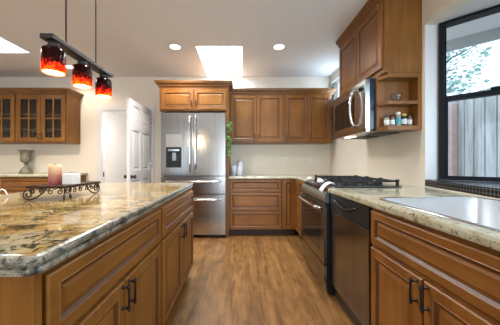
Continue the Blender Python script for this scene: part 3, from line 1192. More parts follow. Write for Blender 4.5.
def fridge():
    t = thing('refrigerator', 'tall stainless french-door refrigerator between the doorway and the drawers', 'refrigerator', (-.718, 3.78, 0))
    x0, x1 = -1.193, -.246
    xm = (x0 + x1) / 2
    MB().box(x0 + .006, x1 - .006, FY + .075, 4.10, .03, 1.855).build('body', 'blackmat', t)
    MB().box(x0 + .03, x1 - .03, FY + .10, 3.9, 0, .03).build('kick_plate', 'black', t)
    MB().box(x0 + .05, xm - .1, FY + .02, FY + .2, 1.855, 1.868).build('hinge_cover', 'blackmat', t)
    MB().box(xm + .1, x1 - .05, FY + .02, FY + .2, 1.855, 1.868).build('hinge_cover', 'blackmat', t)
    # left door with dispenser recess
    d = MB()
    zl, zh = .925, 1.850
    dx0, dx1, dz0, dz1 = x0 + .075, x0 + .300, 1.045, 1.345
    y0, y1 = FY, FY + .07
    d.box(x0, dx0, y0, y1, zl, zh)
    d.box(dx1, xm - .003, y0, y1, zl, zh)
    d.box(dx0, dx1, y0, y1, zl, dz0)
    d.box(dx0, dx1, y0, y1, dz1, zh)
    ld = d.build('door', 'steel', t)
    q = MB()
    q.box(dx0 + .001, dx1 - .001, y0 + .05, y1, dz0 + .001, dz1 - .001)
    q.box(dx0 + .001, dx1 - .001, y0 - .002, y0 + .05, dz1 - .075, dz1 - .001)
    q.box(dx0 + .001, dx1 - .001, y0 - .004, y0 + .05, dz0 + .001, dz0 + .022)
    q.box(dx0 + .001, dx0 + .014, y0 - .002, y0 + .05, dz0 + .022, dz1 - .075)
    q.box(dx1 - .014, dx1 - .001, y0 - .002, y0 + .05, dz0 + .022, dz1 - .075)
    dp = q.build('dispenser', 'black', ld)
    MB().box(dx0 - .004, dx1 + .004, y0 - .004, y0 - .0005, dz1, 1.535, bev=.0015).build('dispenser_panel', 'chromegrey', ld)
    MB().box(dx0 + .085, dx0 + .14, y0 + .012, y0 + .05, dz0 + .10, dz1 - .076, bev=.004).build('dispenser_spout', 'steel', ld)
    MB().box(dx0 + .03, dx1 - .03, y0 - .004, y0 - .0025, dz1 - .055, dz1 - .03).build('dispenser_display', 'chrome', ld)
    rd = MB().box(xm + .003, x1, y0, y1, zl, zh).build('door', 'steel', t)
    for dd, hx in ((ld, xm - .04), (rd, xm + .04)):
        h = MB()
        pts = [(hx, y0 - .002, .985), (hx, y0 - .035, .995)] + [(hx, y0 - .05 - .012 * math.sin(math.pi * k / 8), 1.02 + .75 * k / 8) for k in range(9)] + \
              [(hx, y0 - .035, 1.795), (hx, y0 - .002, 1.805)]
        h.tube(pts, .0125)
        h.build('handle', 'chrome', dd)
    for z0, z1 in ((.660, .915), (.055, .650)):
        dr = MB().box(x0, x1, y0, y1, z0, z1).build('drawer', 'steel', t)
        h = MB()
        hz = z1 - .075
        pts = [(x0 + .07, y0 - .002, hz), (x0 + .08, y0 - .035, hz)] + [(x0 + .10 + (x1 - x0 - .20) * k / 8, y0 - .05 - .010 * math.sin(math.pi * k / 8), hz) for k in range(9)] + \
              [(x1 - .08, y0 - .035, hz), (x1 - .07, y0 - .002, hz)]
        h.tube(pts, .0125)
        h.build('handle', 'chrome', dr)


fridge()

UB, NB = Vector((1, 0, 0)), Vector((0, -1, 0))     # fronts that face the camera
c = upper_cab('fridge_top_cabinet', 'short two-door maple cabinet over the refrigerator', (-1.245, 3.50, 0), UB, NB, 1.045, .619, 1.895, 2.262,
              [('door', .03, .519, 1.915, 2.215, 2.0, .492), ('door', .526, 1.015, 1.915, 2.215, 2.0, .553)], group='maple cabinets')
crown(c, [(-1.245, 4.119), (-1.245, 3.50), (-.200, 3.50), (-.200, 3.735)], 2.262)
pn = tag(MB().box(-.243, -.2005, 3.50, 4.119, 0, 1.895).build('fridge_side_panel', 'wood'), 'tall narrow maple panel right of the refrigerator', 'panel')

c = upper_cab('upper_cabinet', 'maple wall cabinet with two wide doors beside the refrigerator panel', (-.1995, 3.80, 0), UB, NB, .880, .319, 1.44, 2.242,
              [('door', .022, .436, 1.462, 2.215, 1.53, .408), ('door', .442, .858, 1.462, 2.215, 1.53, .470)], group='maple cabinets')
crown(c, [(-.198, 3.80), (.680, 3.80)], 2.242)
c = upper_cab('upper_cabinet', 'maple wall cabinet with two narrow doors in the far right corner', (.6815, 3.80, 0), UB, NB, .79, .319, 1.44, 2.242,
              [('door', .022, .392, 1.462, 2.215, 1.53, .048), ('door', .398, .768, 1.462, 2.215, 1.53, .424)], group='maple cabinets')
crown(c, [(.6815, 3.80), (1.4715, 3.80), (1.4715, 4.118)], 2.242)

base_cab('drawer_cabinet', 'maple base cabinet of three drawers right of the refrigerator', (-.198, 3.526, 0), UB, NB, .80, .59,
         [('drawer', .018, .790, .672, .862), ('drawer', .018, .790, .390, .660), ('drawer', .018, .790, .112, .378)], ztop=.868, group='maple cabinets')
base_cab('corner_cabinet', 'maple base cabinet with one tall door at the inner corner', (.604, 3.526, 0), UB, NB, .215, .59,
         [('door', .012, .203, .112, .862)], ztop=.868, group='maple cabinets')
UR, NR = Vector((0, -1, 0)), Vector((-1, 0, 0))    # fronts that face left
base_cab('corner_cabinet', 'shaded maple base cabinet between the inner corner and the range', (.822, 3.52, 0), UR, NR, .815, .74,
         [('door', .40, .800, .112, .862, .78, .43), ('door', .03, .39, .112, .862)], ztop=.868, group='maple cabinets')

# ------------------------------------------------------------------ right-hand worktop with sink opening
XC = 0.714
hole = rounded([(.800, .56), (1.40, .56), (1.40, 1.368), (.800, 1.368)], .09)
hole2 = hole
EDGE2 = [(.012, .8695), (.003, .873), (0, .882), (0, .897), (.004, .905), (.011, .9088), (.02, .91)]
wp = [(-.198, 3.487), (.752, 3.487), (.800, 3.44), (.800, 2.698), (1.345, 2.698), (1.345, 1.932), (XC, 1.932), (XC, .40),
      (1.562, .40), (1.562, 4.117), (-.198, 4.117)]
mb = MB()
slab(mb, wp, EDGE2, hole=hole)
tag(mb.build('counter_worktop', 'granitelight'), 'pale granite worktop running round the corner and past the range to the sink', 'worktop')


def sink():
    t = thing('kitchen_sink', 'rectangular stainless sink set into the pale granite below the bay window', 'sink', (1.10, .964, .71))

    def rr(d, r):
        return rounded([(.800 + d, .56 + d), (1.40 - d, .56 + d), (1.40 - d, 1.368 - d), (.800 + d, 1.368 - d)], r)
    mb = MB()
    seq = [(.004, .911, .09), (.004, .90, .09), (.014, .76, .09), (.026, .725, .09), (.05, .712, .09), (.22, .706, .04)]
    mb.loops([[(x, y, z) for x, y in rr(d, r)] for d, z, r in seq], cap0=False, smooth=True)
    s = mb.build('basin', 'sinksteel', t, recalc=False)
    fl = MB()
    fl.loops([[(x, y, z) for x, y in rr(d, .09)] for d, z in ((-.022, .9106), (-.020, .9135), (-.008, .9145), (.002, .9125), (.004, .9106))], cap0=False, cap1=False, smooth=True)
    fl.build('rim', 'chrome', t)
    MB().lathe((1.10, .964, .7065), [(.045, 0), (.045, .003), (.030, .004), (.028, .001)], 20).build('drain', 'chrome', t)


sink()

base_cab('sink_cabinet', 'large maple base cabinet under the sink with two doors below a false drawer', (.745, 1.327, 0), UR, NR, .84, .80,
         [('drawer', .018, .772, .668, .850), ('door', .018, .390, .115, .648, .589, .365), ('door', .398, .772, .115, .648, .589, .423)],
         ztop=.868, group='maple cabinets', low=.69)


def dishwasher():
    t = thing('dishwasher', 'stainless dishwasher with a black control strip left of the sink cabinet', 'dishwasher', (1.03, 1.63, 0))
    y0, y1 = 1.332, 1.926
    MB().ext([[(x, y, z) for x, z in ((.765, .02), (1.34, .02), (1.34, .69), (.80, .69), (.80, .866), (.765, .866))] for y in (y0, y1)]).build('body', 'black', t)
    MB().box(.80, .86, y0 + .01, y1 - .01, 0, .02).box(.80, .81, y0 + .01, y1 - .01, .02, .12).build('kick_plate', 'black', t)
    MB().box(.735, .764, y0 + .014, y1 - .012, .125, .725, bev=.003).build('door', 'steel_dim_reflect', t)
    cp = MB().box(.732, .764, y0 + .006, y1 - .006, .730, .864, bev=.004).build('control_panel', 'blackmat', t)
    h = MB()
    ym = (y0 + y1) / 2 + .02
    pts = [(.728 - .004 * math.sin(math.pi * k / 10), ym + .17 - .34 * k / 10, .825 - .035 * math.sin(math.pi * k / 10)) for k in range(11)]
    h.tube(pts, .006, 8)
    h.build('handle', 'black', cp)


dishwasher()


def kitchen_range():
    t = thing('gas_range', 'stainless gas range with black cooktop, left of the dishwasher', 'range', (1.03, 2.315, 0))
    y0, y1 = 1.937, 2.692
    MB().box(.715, 1.335, y0, y1, .03, .9).build('body', 'black', t)
    for xf in (.76, 1.2):
        MB().box(xf, xf + .04, y0 + .02, y1 - .02, 0, .03).build('foot', 'black', t)
    od = MB()
    X0, X1 = .685, .714
    z0, z1 = .265, .775
    a, b2, c0, c1 = y0 + .09, y1 - .09, z0 + .09, z1 - .10
    od.box(X0, X1, y0 + .008, a, z0, z1)
    od.box(X0, X1, b2, y1 - .008, z0, z1)
    od.box(X0, X1, a, b2, z0, c0)
    od.box(X0, X1, a, b2, c1, z1)
    d = od.build('oven_door', 'steel_dim_reflect', t, bevel=.003)
    MB().box(X0 + .004, X1, a + .0005, b2 - .0005, c0 + .0005, c1 - .0005).build('oven_window', 'darkglass', d)
    h = MB()
    pts = [(X0, y0 + .05, .730), (X0 - .03, y0 + .052, .735)] + [(X0 - .045 - .012 * math.sin(math.pi * k / 8), y0 + .07 + (y1 - y0 - .14) * k / 8, .735) for k in range(9)] + \
          [(X0 - .03, y1 - .052, .735), (X0, y1 - .05, .730)]
    h.tube(pts, .014)
    h.build('handle', 'chrome', d)
    MB().box(X0 + .004, X1, y0 + .008, y1 - .008, .06, .255, bev=.004).build('storage_drawer', 'steel_dim_reflect', t)
    MB().box(X0 - .002, X0 + .02, y0 - .001, y0 + .007, .05, .25).build('drawer_trim', 'chrome', t)
    cp = MB()
    prof = [(.690, .785), (.684, .80), (.700, .865), (.755, .918), (.775, .918), (.775, .785)]
    cp.loops([[(x, y0 - .0005, z) for x, z in prof], [(x, y1 + .0005, z) for x, z in prof]])
    c = cp.build('control_panel', 'steel', t)
    for k in range(5):
        yk = y0 + .16 + (y1 - y0 - .26) * k / 4
        nrm = Vector((-.7, 0, .72)).normalized()
        p = Vector((.726, yk, .890))
        MB().tube([p - nrm * .002, p + nrm * .006, p + nrm * .008, p + nrm * .020], [.017, .017, .013, .012], 14).build('knob', 'black', c)
    MB().box(.775, 1.335, y0 - .0, y1 + .0, .9115, .922, bev=.003).build('cooktop', 'black', t)
    ct = MB()
    ct.box(1.338, 1.34, y0, y1, .9, .901)
    ct.bm.free()
    for k in range(3):
        g = MB()
        ya, yb = y0 + .02 + k * .242, y0 + .02 + k * .242 + .232
        xa, xb = .85, 1.31
        zt = .968
        r = .006
        for y in (ya, yb):
            g.box(xa, xb, y - r, y + r, zt - .014, zt)
        for x in (xa, (xa + xb) / 2, xb):
            g.box(x - r, x + r, ya, yb, zt - .014, zt)
        for x in (xa + .127, xb - .127):
            ym = (ya + yb) / 2
            for dx, dy in ((1, 0), (-1, 0), (0, 1), (0, -1)):
                L0, L1 = .03, .112
                if dx:
                    g.box(min(x + dx * L0, x + dx * L1), max(x + dx * L0, x + dx * L1), ym - .005, ym + .005, zt - .014, zt + .004)
                else:
                    g.box(x - .005, x + .005, min(ym + dy * L0, ym + dy * L1), max(ym + dy * L0, ym + dy * L1), zt - .014, zt + .004)
        for x in (xa, xb):
            for y in (ya, yb):
                g.box(x - .009, x + .009, y - .009, y + .009, .922, zt)
                g.box(x - .012, x + .012, y - .012, y + .012, zt, zt + .008)
        g.build('grate', 'blackmat', t)
        for x in (xa + .127, xb - .127):
            MB().lathe((x, (ya + yb) / 2, .922), [(.055, 0), (.05, .006), (.036, .008), (.036, .016), (.030, .022), (.012, .024)], 18).build('burner', 'blackmat', t)


kitchen_range()

# cloths left on the range
def lump(name, c, sx, sy, sz, label, seed):
    mb = MB()
    mb.sphere(c, 1.0, 1, 1, 1, 22)
    for v in mb.bm.verts:
        d = (v.co - Vector(c)).normalized()
        k = 1 + .45 * mnoise.noise(d * 2.1 + Vector((seed, 0, 0))) + .18 * mnoise.noise(d * 5 + Vector((0, seed, 0)))
        v.co = Vector(c) + Vector((d.x * sx * k, d.y * sy * k, max(-sz * .75, d.z * sz * k)))
    return tag(mb.build(name, 'whitecloth'), label, 'cloth')


lump('crumpled_cloth', (.757, 2.60, .940), .026, .05, .018, 'small crumpled white cloth lying on the far front corner of the range', 3)
lump('crumpled_cloth', (.757, 2.23, .941), .026, .05, .020, 'crumpled white cloth lying on the range controls beside the hanging towel', 9)


def towel():
    mb = MB()
    y0, y1 = 1.944, 2.03
    path = [(.782, .935), (.772, .948), (.755, .952), (.730, .942), (.706, .928), (.690, .912), (.678, .898), (.669, .886)]
    rows = []
    for i, (x, z) in enumerate(path):
        row = []
        for k in range(13):
            t = k / 12
            y = y0 + (y1 - y0) * t
            q = min(1, i / 4)
            x2 = x - .006 * math.sin(t * 9 + i * .3) * q - (.05 * (1 - t) if i > 5 else 0) * 0
            z2 = z - (.055 * (1 - t) * max(0, (i - 4) / 3) * .3) + .003 * math.sin(t * 14)
            row.append((x2, y, z2))
        rows.append(row)
    mb.loops(rows, closed_ring=False, cap0=False, cap1=False, smooth=True)
    o = mb.build('dish_towel', 'whitecloth')
    s = o.modifiers.new('thickness', 'SOLIDIFY')
    s.thickness = .006
    tag(o, 'white towel draped over the near front corner of the range', 'towel')


towel()

# ------------------------------------------------------------------ microwave, cabinet and shelf above the range
def microwave():
    t = thing('microwave_oven', 'stainless over-range microwave with a curved vertical handle', 'microwave', (1.36, 2.55, 1.41))
    y0, y1, z0, z1 = 2.160, 2.925, 1.410, 1.905
    MB().box(1.19, 1.56, y0, y1, z0, z1).build('body', 'micro_blue_reflect', t)
    X0, X1 = 1.150, 1.189
    fr = MB()
    yd = y0 + .16
    a, b2, c0, c1 = yd + .05, y1 - .045, z0 + .09, z1 - .10
    fr.box(X0, X1, yd, a, z0 + .03, z1 - .005)
    fr.box(X0, X1, b2, y1, z0 + .03, z1 - .005)
    fr.box(X0, X1, a, b2, z0 + .03, c0)
    fr.box(X0, X1, a, b2, c1, z1 - .005)
    d = fr.build('door', 'steel', t)
    MB().box(X0 + .003, X1, a + .0005, b2 - .0005, c0 + .0005, c1 - .0005).build('door_window', 'darkglass', d)
    h = MB()
    pts = [(X0, yd + .025, z0 + .075), (X0 - .028, yd + .025, z0 + .085)] + [(X0 - .04 - .022 * math.sin(math.pi * k / 8), yd + .025, z0 + .11 + .29 * k / 8) for k in range(9)] + \
          [(X0 - .028, yd + .025, z0 + .425), (X0, yd + .025, z0 + .435)]
    h.tube(pts, .013)
    h.build('handle', 'chrome', d)
    cp = MB().box(X0, X1, y0, yd - .003, z0 + .03, z1 - .005).build('control_panel', 'steel', t)
    kp = MB().box(X0 - .001, X0, y0 + .03, yd - .03, z1 - .10, z1 - .05).build('display', 'darkglass', cp)
    MB().box(X0 + .006, X1, y0, y1, z0, z0 + .028).build('vent_strip', 'steel', t)
    MB().box(1.20, 1.27, 2.58, 2.72, z0 - .004, z0 - .0005).build('cooktop_lamp', 'hoodlamp', t)
    MB().box(1.32, 1.52, y0 + .08, y0 + .34, z0 - .004, z0 - .0005).box(1.32, 1.52, y1 - .34, y1 - .08, z0 - .004, z0 - .0005).build('grease_filter', 'blackmat', t)
    L = add_light('hood_light', 'AREA', (1.235, 2.65, z0 - .01), 0.25, (1, .85, .6), .12, .06)
    L.parent = t
    L.location = Vector((1.235, 2.65, z0 - .01)) - t.location


microwave()

c = upper_cab('upper_cabinet', 'tall two-door maple wall cabinet over the microwave reaching the ceiling', (1.240, 2.930, 0), UR, NR, .912, .326, 1.906, 2.565,
              [('door', .018, .452, 1.945, 2.535), ('door', .460, .894, 1.945, 2.535)], group='maple cabinets')
crown(c, [(1.240, 2.930), (1.240, 2.018), (1.566, 2.018)], 2.562, .98)


def shelf_unit():
    t = thing('open_corner_shelf', 'open maple shelf unit beside the microwave below the tall wall cabinet', 'shelf', (1.40, 2.085, 1.405))
    MB().box(1.240, 1.565, 2.135, 2.155, 1.405, 1.905).build('side_panel', 'wood', t)
    MB().box(1.535, 1.565, 2.020, 2.1345, 1.405, 1.905).build('back_panel', 'wood', t)
    poly = [(1.238, 2.1345), (1.238, 2.125), (1.272, 2.022), (1.5345, 2.022), (1.5345, 2.1345)]
    for z0, z1 in ((1.405, 1.442), (1.632, 1.660), (1.865, 1.905)):
        MB().prism(poly, z0, z1).build('shelf', 'woodh', t)


shelf_unit()


def jar(x, y, h, r, body, lid, label, band='jarwhite'):
    t = thing('spice_jar', label, 'jar', (x, y, 1.4426), 'jars on the spice shelf')
    MB().lathe((x, y, 1.4426), [(r * .9, 0), (r, .004), (r, h * .72), (r * .78, h * .80), (r * .78, h * .83)], 16).build('jar_body', body, t)
    MB().lathe((x, y, 1.4426), [(r + .0002, h * .18), (r + .0008, h * .19), (r + .0008, h * .58), (r + .0002, h * .59)], 16, cap0=False, cap1=False).build('paper_label', band, t)
    MB().lathe((x, y, 1.4426), [(r * .84, h * .83), (r * .86, h * .84), (r * .86, h * .985), (r * .8, h)], 16).build('lid', lid, t)


jar(1.300, 2.085, .098, .021, 'jarsand', 'jarlid', 'pale spice jar with dark lid, leftmost on the bottom shelf')
jar(1.352, 2.088, .100, .021, 'jarbrown', 'jarlid', 'brown spice jar with dark lid standing left of the teal jar')
jar(1.400, 2.080, .128, .022, 'jarsand', 'jarwhite', 'tall teal-labelled spice jar with white lid on the shelf', 'jarblue')
jar(1.452, 2.082, .112, .024, 'jarlid', 'jaryellow', 'white-labelled spice jar with a yellow lid on the shelf')
jar(1.505, 2.085, .104, .020, 'jarbrown', 'jarlid', 'slim pale spice jar with dark lid, rightmost by the wall')

gb = MB()
gb.lathe((1.385, 2.082, 1.6605), [(.020, 0), (.024, .004), (.042, .022), (.050, .05), (.048, .075), (.045, .075), (.047, .05), (.039, .024), (.018, .008)], 22)
tag(gb.build('glass_bowl', 'jarglass'), 'clear glass bowl on the middle shelf above the spice jars', 'bowl')

# ------------------------------------------------------------------ left wall run: glass-door cabinets, counter, urn
def glass_cab(x0, w, label, right_end):
    y = 3.80
    z0, z1 = 1.445, 2.25
    t = thing('glass_cabinet', label, 'cabinet', (x0 + w / 2, 3.96, z0), 'glass-door cabinets')
    mb = MB()
    mb.box(x0, x0 + .018, y, 4.119, z0, z1)
    mb.box(x0 + w - .018, x0 + w, y, 4.119, z0, z1)
    mb.box(x0 + .018, x0 + w - .018, y, 4.119, z0, z0 + .02)
    mb.box(x0 + .018, x0 + w - .018, y, 4.119, z1 - .02, z1)
    mb.box(x0 + .018, x0 + .03, y, y + .018, z0 + .02, z1 - .02)
    mb.box(x0 + w - .03, x0 + w - .018, y, y + .018, z0 + .02, z1 - .02)
    mb.box(x0 + w / 2 - .015, x0 + w / 2 + .015, y, y + .018, z0 + .02, z1 - .02)
    mb.build('body', 'wood', t)
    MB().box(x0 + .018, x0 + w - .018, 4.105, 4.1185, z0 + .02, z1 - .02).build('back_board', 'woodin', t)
    for z in (1.66, 1.905):
        MB().box(x0 + .0185, x0 + w - .0185, y + .03, 4.104, z, z + .018).build('shelf', 'shelfedge', t)
    dw = w / 2 - .020
    for k in range(2):
        a0 = x0 + .016 + k * (dw + .008)
        a1 = a0 + dw
        b0, b1 = z0 + .018, z1 - .03
        d = MB()
        s = .062
        yo, yi = y - .021, y - .001
        d.box(a0, a0 + s, yo, yi, b0, b1)
        d.box(a1 - s, a1, yo, yi, b0, b1)
        d.box(a0 + s, a1 - s, yo, yi, b0, b0 + s)
        d.box(a0 + s, a1 - s, yo, yi, b1 - s, b1)
        am, bm_ = (a0 + a1) / 2, (b0 + b1) / 2
        d.box(am - .011, am + .011, yo + .003, yi - .004, b0 + s, b1 - s)
        d.box(a0 + s, am - .011, yo + .003, yi - .004, bm_ - .011, bm_ + .011)
        d.box(am + .011, a1 - s, yo + .003, yi - .004, bm_ - .011, bm_ + .011)
        for p0, p1, q0, q1 in ((a0 + s, a1 - s, b0 + s, b0 + s + .005), (a0 + s, a1 - s, b1 - s - .005, b1 - s), (a0 + s, a0 + s + .005, b0 + s, b1 - s), (a1 - s - .005, a1 - s, b0 + s, b1 - s)):
            d.box(p0, p1, yo + .004, yi - .002, q0, q1, 1)
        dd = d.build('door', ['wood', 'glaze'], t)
        MB().box(a0 + s, a1 - s, yi - .0035, yi - .0005, b0 + s, b1 - s).build('pane', 'cabglass', dd)
        handle(dd, (0, y, 0), UB, NB, (a1 - .025) if k == 0 else (a0 + .025), 1.545)
    path = [(x0, y), (x0 + w, y)] + ([(x0 + w, 4.118)] if right_end else [])
    crown(t, path, z1)


glass_cab(-3.690, .822, 'maple wall cabinet with two glass doors nearest the doorway', True)
glass_cab(-4.585, .892, 'maple glass-door wall cabinet cut by the left edge of the picture', False)

LT = .942
base_cab('base_cabinet', 'maple base cabinet under the left counter, nearest the doorway', (-3.67, 3.50, 0), UB, NB, .90, .615,
         [('drawer', .018, .882, .700, .885), ('door', .018, .446, .115, .68, .58, .42), ('door', .454, .882, .115, .68, .58, .48)], ztop=.9005, group='maple cabinets')
base_cab('base_cabinet', 'maple base cabinet under the left counter at the picture edge', (-4.60, 3.50, 0), UB, NB, .928, .615,
         [('drawer', .018, .910, .700, .885), ('door', .018, .460, .115, .68, .58, .43), ('door', .468, .910, .115, .68, .58, .50)], ztop=.9005, group='maple cabinets')
mb = MB()
slab(mb, [(-4.62, 3.455), (-2.735, 3.455), (-2.735, 4.118), (-4.62, 4.118)], [(d, z + .032) for d, z in EDGE2])
tag(mb.build('side_worktop', 'granitelight'), 'narrow pale granite worktop below the glass-door cabinets', 'worktop')


def urn():
    x, y = -3.69, 3.96
    t = thing('footed_urn', 'weathered grey-green footed urn on the left counter', 'urn', (x, y, LT))
    k = .40 / .41
    MB().lathe((x, y, LT), [(.090, 0), (.092, .008), (.084, .025), (.070, .06), (.042, .09), (.022, .115), (.019, .135)], 28).build('foot', 'urn', t)
    MB().lathe((x, y, LT), [(.019, .135), (.030, .142), (.030, .158), (.022, .166)], 24).build('stem', 'urn', t)
    mb = MB()
    seg = 48
    lps = []
    for r, z, fl in ((.030, .166, 0), (.060, .178, .3), (.092, .205, 1), (.100, .235, 1), (.096, .270, 1), (.098, .32, 1), (.105, .355, .5), (.120, .372, 0), (.142, .380, 0), (.146, .390, 0), (.138, .392, 0), (.100, .375, 0), (.090, .30, 0)):
        r *= .74
        lps.append([(x + r * (1 + .035 * fl * math.cos(16 * 2 * math.pi * q / seg)) * math.cos(2 * math.pi * q / seg),
                     y + r * (1 + .035 * fl * math.cos(16 * 2 * math.pi * q / seg)) * math.sin(2 * math.pi * q / seg), LT + z) for q in range(seg)])
    mb.loops(lps, smooth=True)
    mb.build('bowl', 'urn', t)


urn()

# ------------------------------------------------------------------ things on the island
def scroll(cx, cy, cz, ax, sgn, r0, turns=1.4, start=math.pi / 2, n=26):
    """flat spiral in the plane (ax, z), growing inwards"""
    pts = []
    for k in range(n + 1):
        t = k / n
        a = start - sgn * 2 * math.pi * turns * t
        r = r0 * (1 - .72 * t)
        p = Vector((cx, cy, cz)) + Vector(ax) * (r * math.cos(a)) + Vector((0, 0, r * math.sin(a)))
        pts.append(p)
    return pts


def tray():
    z0 = ITOP
    xa, xb, ya, yb = -1.185, -.985, 1.285, 1.60
    zt = z0 + .078
    t = thing('scrolled_iron_tray', 'dark wrought-iron tray on curled feet near the middle of the island', 'tray', (-1.08, 1.43, z0))
    mb = MB()
    mb.box(xa, xb, ya, yb, zt - .008, zt, bev=.002)
    for x0, x1, y0, y1 in ((xa - .006, xb + .006, ya - .006, ya), (xa - .006, xb + .006, yb, yb + .006), (xa - .006, xa, ya, yb), (xb, xb + .006, ya, yb)):
        mb.box(x0, x1, y0, y1, zt - .012, zt + .002)
    mb.build('tray_plate', 'iron', t)
    # scrolls along the sides
    for (c0, c1) in (((xa, ya), (xb, ya)), ((xb, ya), (xb, yb)), ((xa, yb), (xb, yb)), ((xa, ya), (xa, yb))):
        p, q = Vector((c0[0], c0[1], 0)), Vector((c1[0], c1[1], 0))
        ax = (q - p).normalized()
        L = (q - p).length
        n = 4 if L < .25 else 6
        for k in range(n):
            sc = MB()
            c = p + ax * (L * (k + .5) / n)
            sc.tube(scroll(c.x, c.y, zt - .0285, ax, 1 if k % 2 else -1, .0165, 1.3), .003, 6)
            sc.build('side_scroll', 'iron', t)
    # curled feet: ones flaring at the two far ends, straight-ish ones at the near corner and the back corner
    for (x, y, dx, dy, r, sh, run) in ((xa, ya, -1, -.05, .029, .0, .10), (xb, yb, .05, 1, .035, -.030, .10), (xb, ya, .35, -.55, .015, .004, .030), (xa, yb, -.5, .5, .022, 0, .05)):
        d = Vector((dx, dy, 0)).normalized()
        f = MB()
        c = Vector((x, y, z0 + r + .0045)) + d * sh
        p0 = Vector((x, y, zt - .010)) + d * (sh - run)
        p2 = c - Vector((0, 0, r))
        p1 = p2 - d * run * .55
        pts = [p0 * (1 - t) ** 2 + p1 * 2 * t * (1 - t) + p2 * t * t for t in [k / 10 for k in range(10)]]
        for k in range(33):
            u = k / 32
            a = -math.pi / 2 + 2 * math.pi * 1.35 * u
            q = 1 - .70 * u
            pts.append(c + d * r * q * math.cos(a) + Vector((0, 0, r * q * math.sin(a))))
        f.tube(pts, .0042, 8)
        f.build('foot', 'iron', t)
    return zt


ZT = tray()


def pillar_candle():
    x, y = -1.133, 1.405
    t = thing('pillar_candle', 'thick pillar candle fading from red base to cream top on the iron tray', 'candle', (x, y, ZT))
    mb = MB()
    seg = 32
    lps = []
    for r, z in ((.030, 0), (.0325, .004), (.0325, .100), (.032, .118)):
        lps.append([(x + r * math.cos(2 * math.pi * q / seg), y + r * math.sin(2 * math.pi * q / seg),
                     ZT + z + (.007 * mnoise.noise(Vector((math.cos(2 * math.pi * q / seg) * 2.2, math.sin(2 * math.pi * q / seg) * 2.2, 1))) if z > .11 else 0)) for q in range(seg)])
    for r, z in ((.027, .119), (.024, .110), (.004, .108)):
        lps.append([(x + r * math.cos(2 * math.pi * q / seg), y + r * math.sin(2 * math.pi * q / seg), ZT + z) for q in range(seg)])
    mb.loops(lps, smooth=True)
    mb.build('wax', 'candle', t)
    MB().tube([(x, y, ZT + .106), (x + .001, y, ZT + .12), (x + .003, y + .001, ZT + .128)], .0016, 6).build('wick', 'wick', t)


pillar_candle()
wc = thing('block_candle', 'low white block candle beside the pillar candle on the iron tray', 'candle', (-1.035, 1.41, ZT))
MB().box(-1.068, -1.000, 1.375, 1.44, ZT, ZT + .066, bev=.005).build('wax', 'candlewhite', wc)
MB().tube([(-1.035, 1.41, ZT + .064), (-1.034, 1.41, ZT + .074)], .0014, 6).build('wick', 'wick', wc)

orn = MB()
for k, (x, y, r, s) in enumerate(((-1.533, 1.44, .022, 1), (-1.487, 1.44, .026, -1))):
    pts = [(x - r, y, ITOP + .004), (x - r * .8, y, ITOP + .03), (x - r * .2, y, ITOP + .044), (x + r * .5, y, ITOP + .038), (x + r, y, ITOP + .018), (x + r * 1.4, y, ITOP + .0045)]
    orn.tube(pts, .004, 8)
tag(orn.build('white_loop_ornament', 'plastic'), 'small white curled loop ornament at the left edge of the island', 'ornament')

# ------------------------------------------------------------------ pendant lamp
def pendant():
    x = -1.03
    t = thing('pendant_lamp', 'dark bar pendant with three red mosaic glass shades over the island', 'pendant lamp', (x, 1.50, 1.60))
    zb = 1.777
    MB().box(x - .038, x + .034, 1.222, 1.800, zb, zb + .026, bev=.003).build('bar', 'pendantmetal', t)
    for y in (1.358, 1.635):
        MB().tube([(x, y, zb + .026), (x, y, ZC - .022)], .0042, 8).build('rod', 'pendantmetal', t)
    MB().box(x - .06, x + .06, 1.30, 1.70, ZC - .022, ZC - .001, bev=.003).build('canopy', 'pendantmetal', t)
    for y in (1.268, 1.497, 1.728):
        c = (x, y, 0)
        s = MB()
        s.lathe(c, [(.053, 1.608), (.054, 1.64), (.054, 1.726), (.050, 1.736), (.025, 1.738), (.025, 1.734), (.047, 1.732), (.050, 1.724), (.050, 1.64), (.0495, 1.608)], 32, cap0=False, cap1=False)
        bm = s.bm
        sh = s.build('glass_shade', 'shade', t)
        MB().lathe(c, [(.028, 1.7385), (.028, 1.768), (.024, zb - .0005)], 20).build('cap', 'pendantmetal', sh)
        MB().lathe(c, [(.014, 1.733), (.014, 1.72), (.024, 1.70), (.026, 1.68), (.018, 1.662), (.004, 1.656)], 16).build('bulb', 'bulb', sh)
        MB().lathe(c, [(.0485, 1.612), (.0485, 1.616)], 28).build('diffuser', M['lens'], sh)
        L = add_light('pendant_bulb_light', 'POINT', (0, 0, 0), .5, (1, .80, .50), .02)
        L.parent = t
        L.location = Vector((x, y, 1.645)) - t.location
        L = add_light('pendant_down_light', 'POINT', (0, 0, 0), 2.5, (1, .80, .50), .04)
        L.parent = t
        L.location = Vector((x, y, 1.595)) - t.location


M['lens'] = emit('pendant_diffuser', (1.0, 0.90, 0.70), 0.9)
pendant()

# ------------------------------------------------------------------ small things on the back wall
def outlet(o, u, n, label, group='wall outlets', switch=False):
    o, u, n = Vector(o), Vector(u), Vector(n)
    t = thing('light_switch' if switch else 'wall_outlet', label, 'switch' if switch else 'outlet', o, None if switch else group)
    MB().ring_panel(o, u, n, -.036, .036, -.058, .058, [(0, .0005, 0), (0, .004, 0), (.003, .006, 0)]).build('cover_plate', 'plastic', t)
    if switch:
        MB().ring_panel(o, u, n, -.016, .016, -.033, .033, [(0, .006, 0), (0, .009, 0), (.003, .010, 0)]).build('rocker', 'white', t)
    else:
        for s in (-1, 1):
            q = o + Vector((0, 0, s * .02))
            MB().ring_panel(q, u, n, -.016, .016, -.013, .013, [(0, .006, 0), (0, .0075, 0), (.002, .008, 0)]).build('socket', 'white', t)


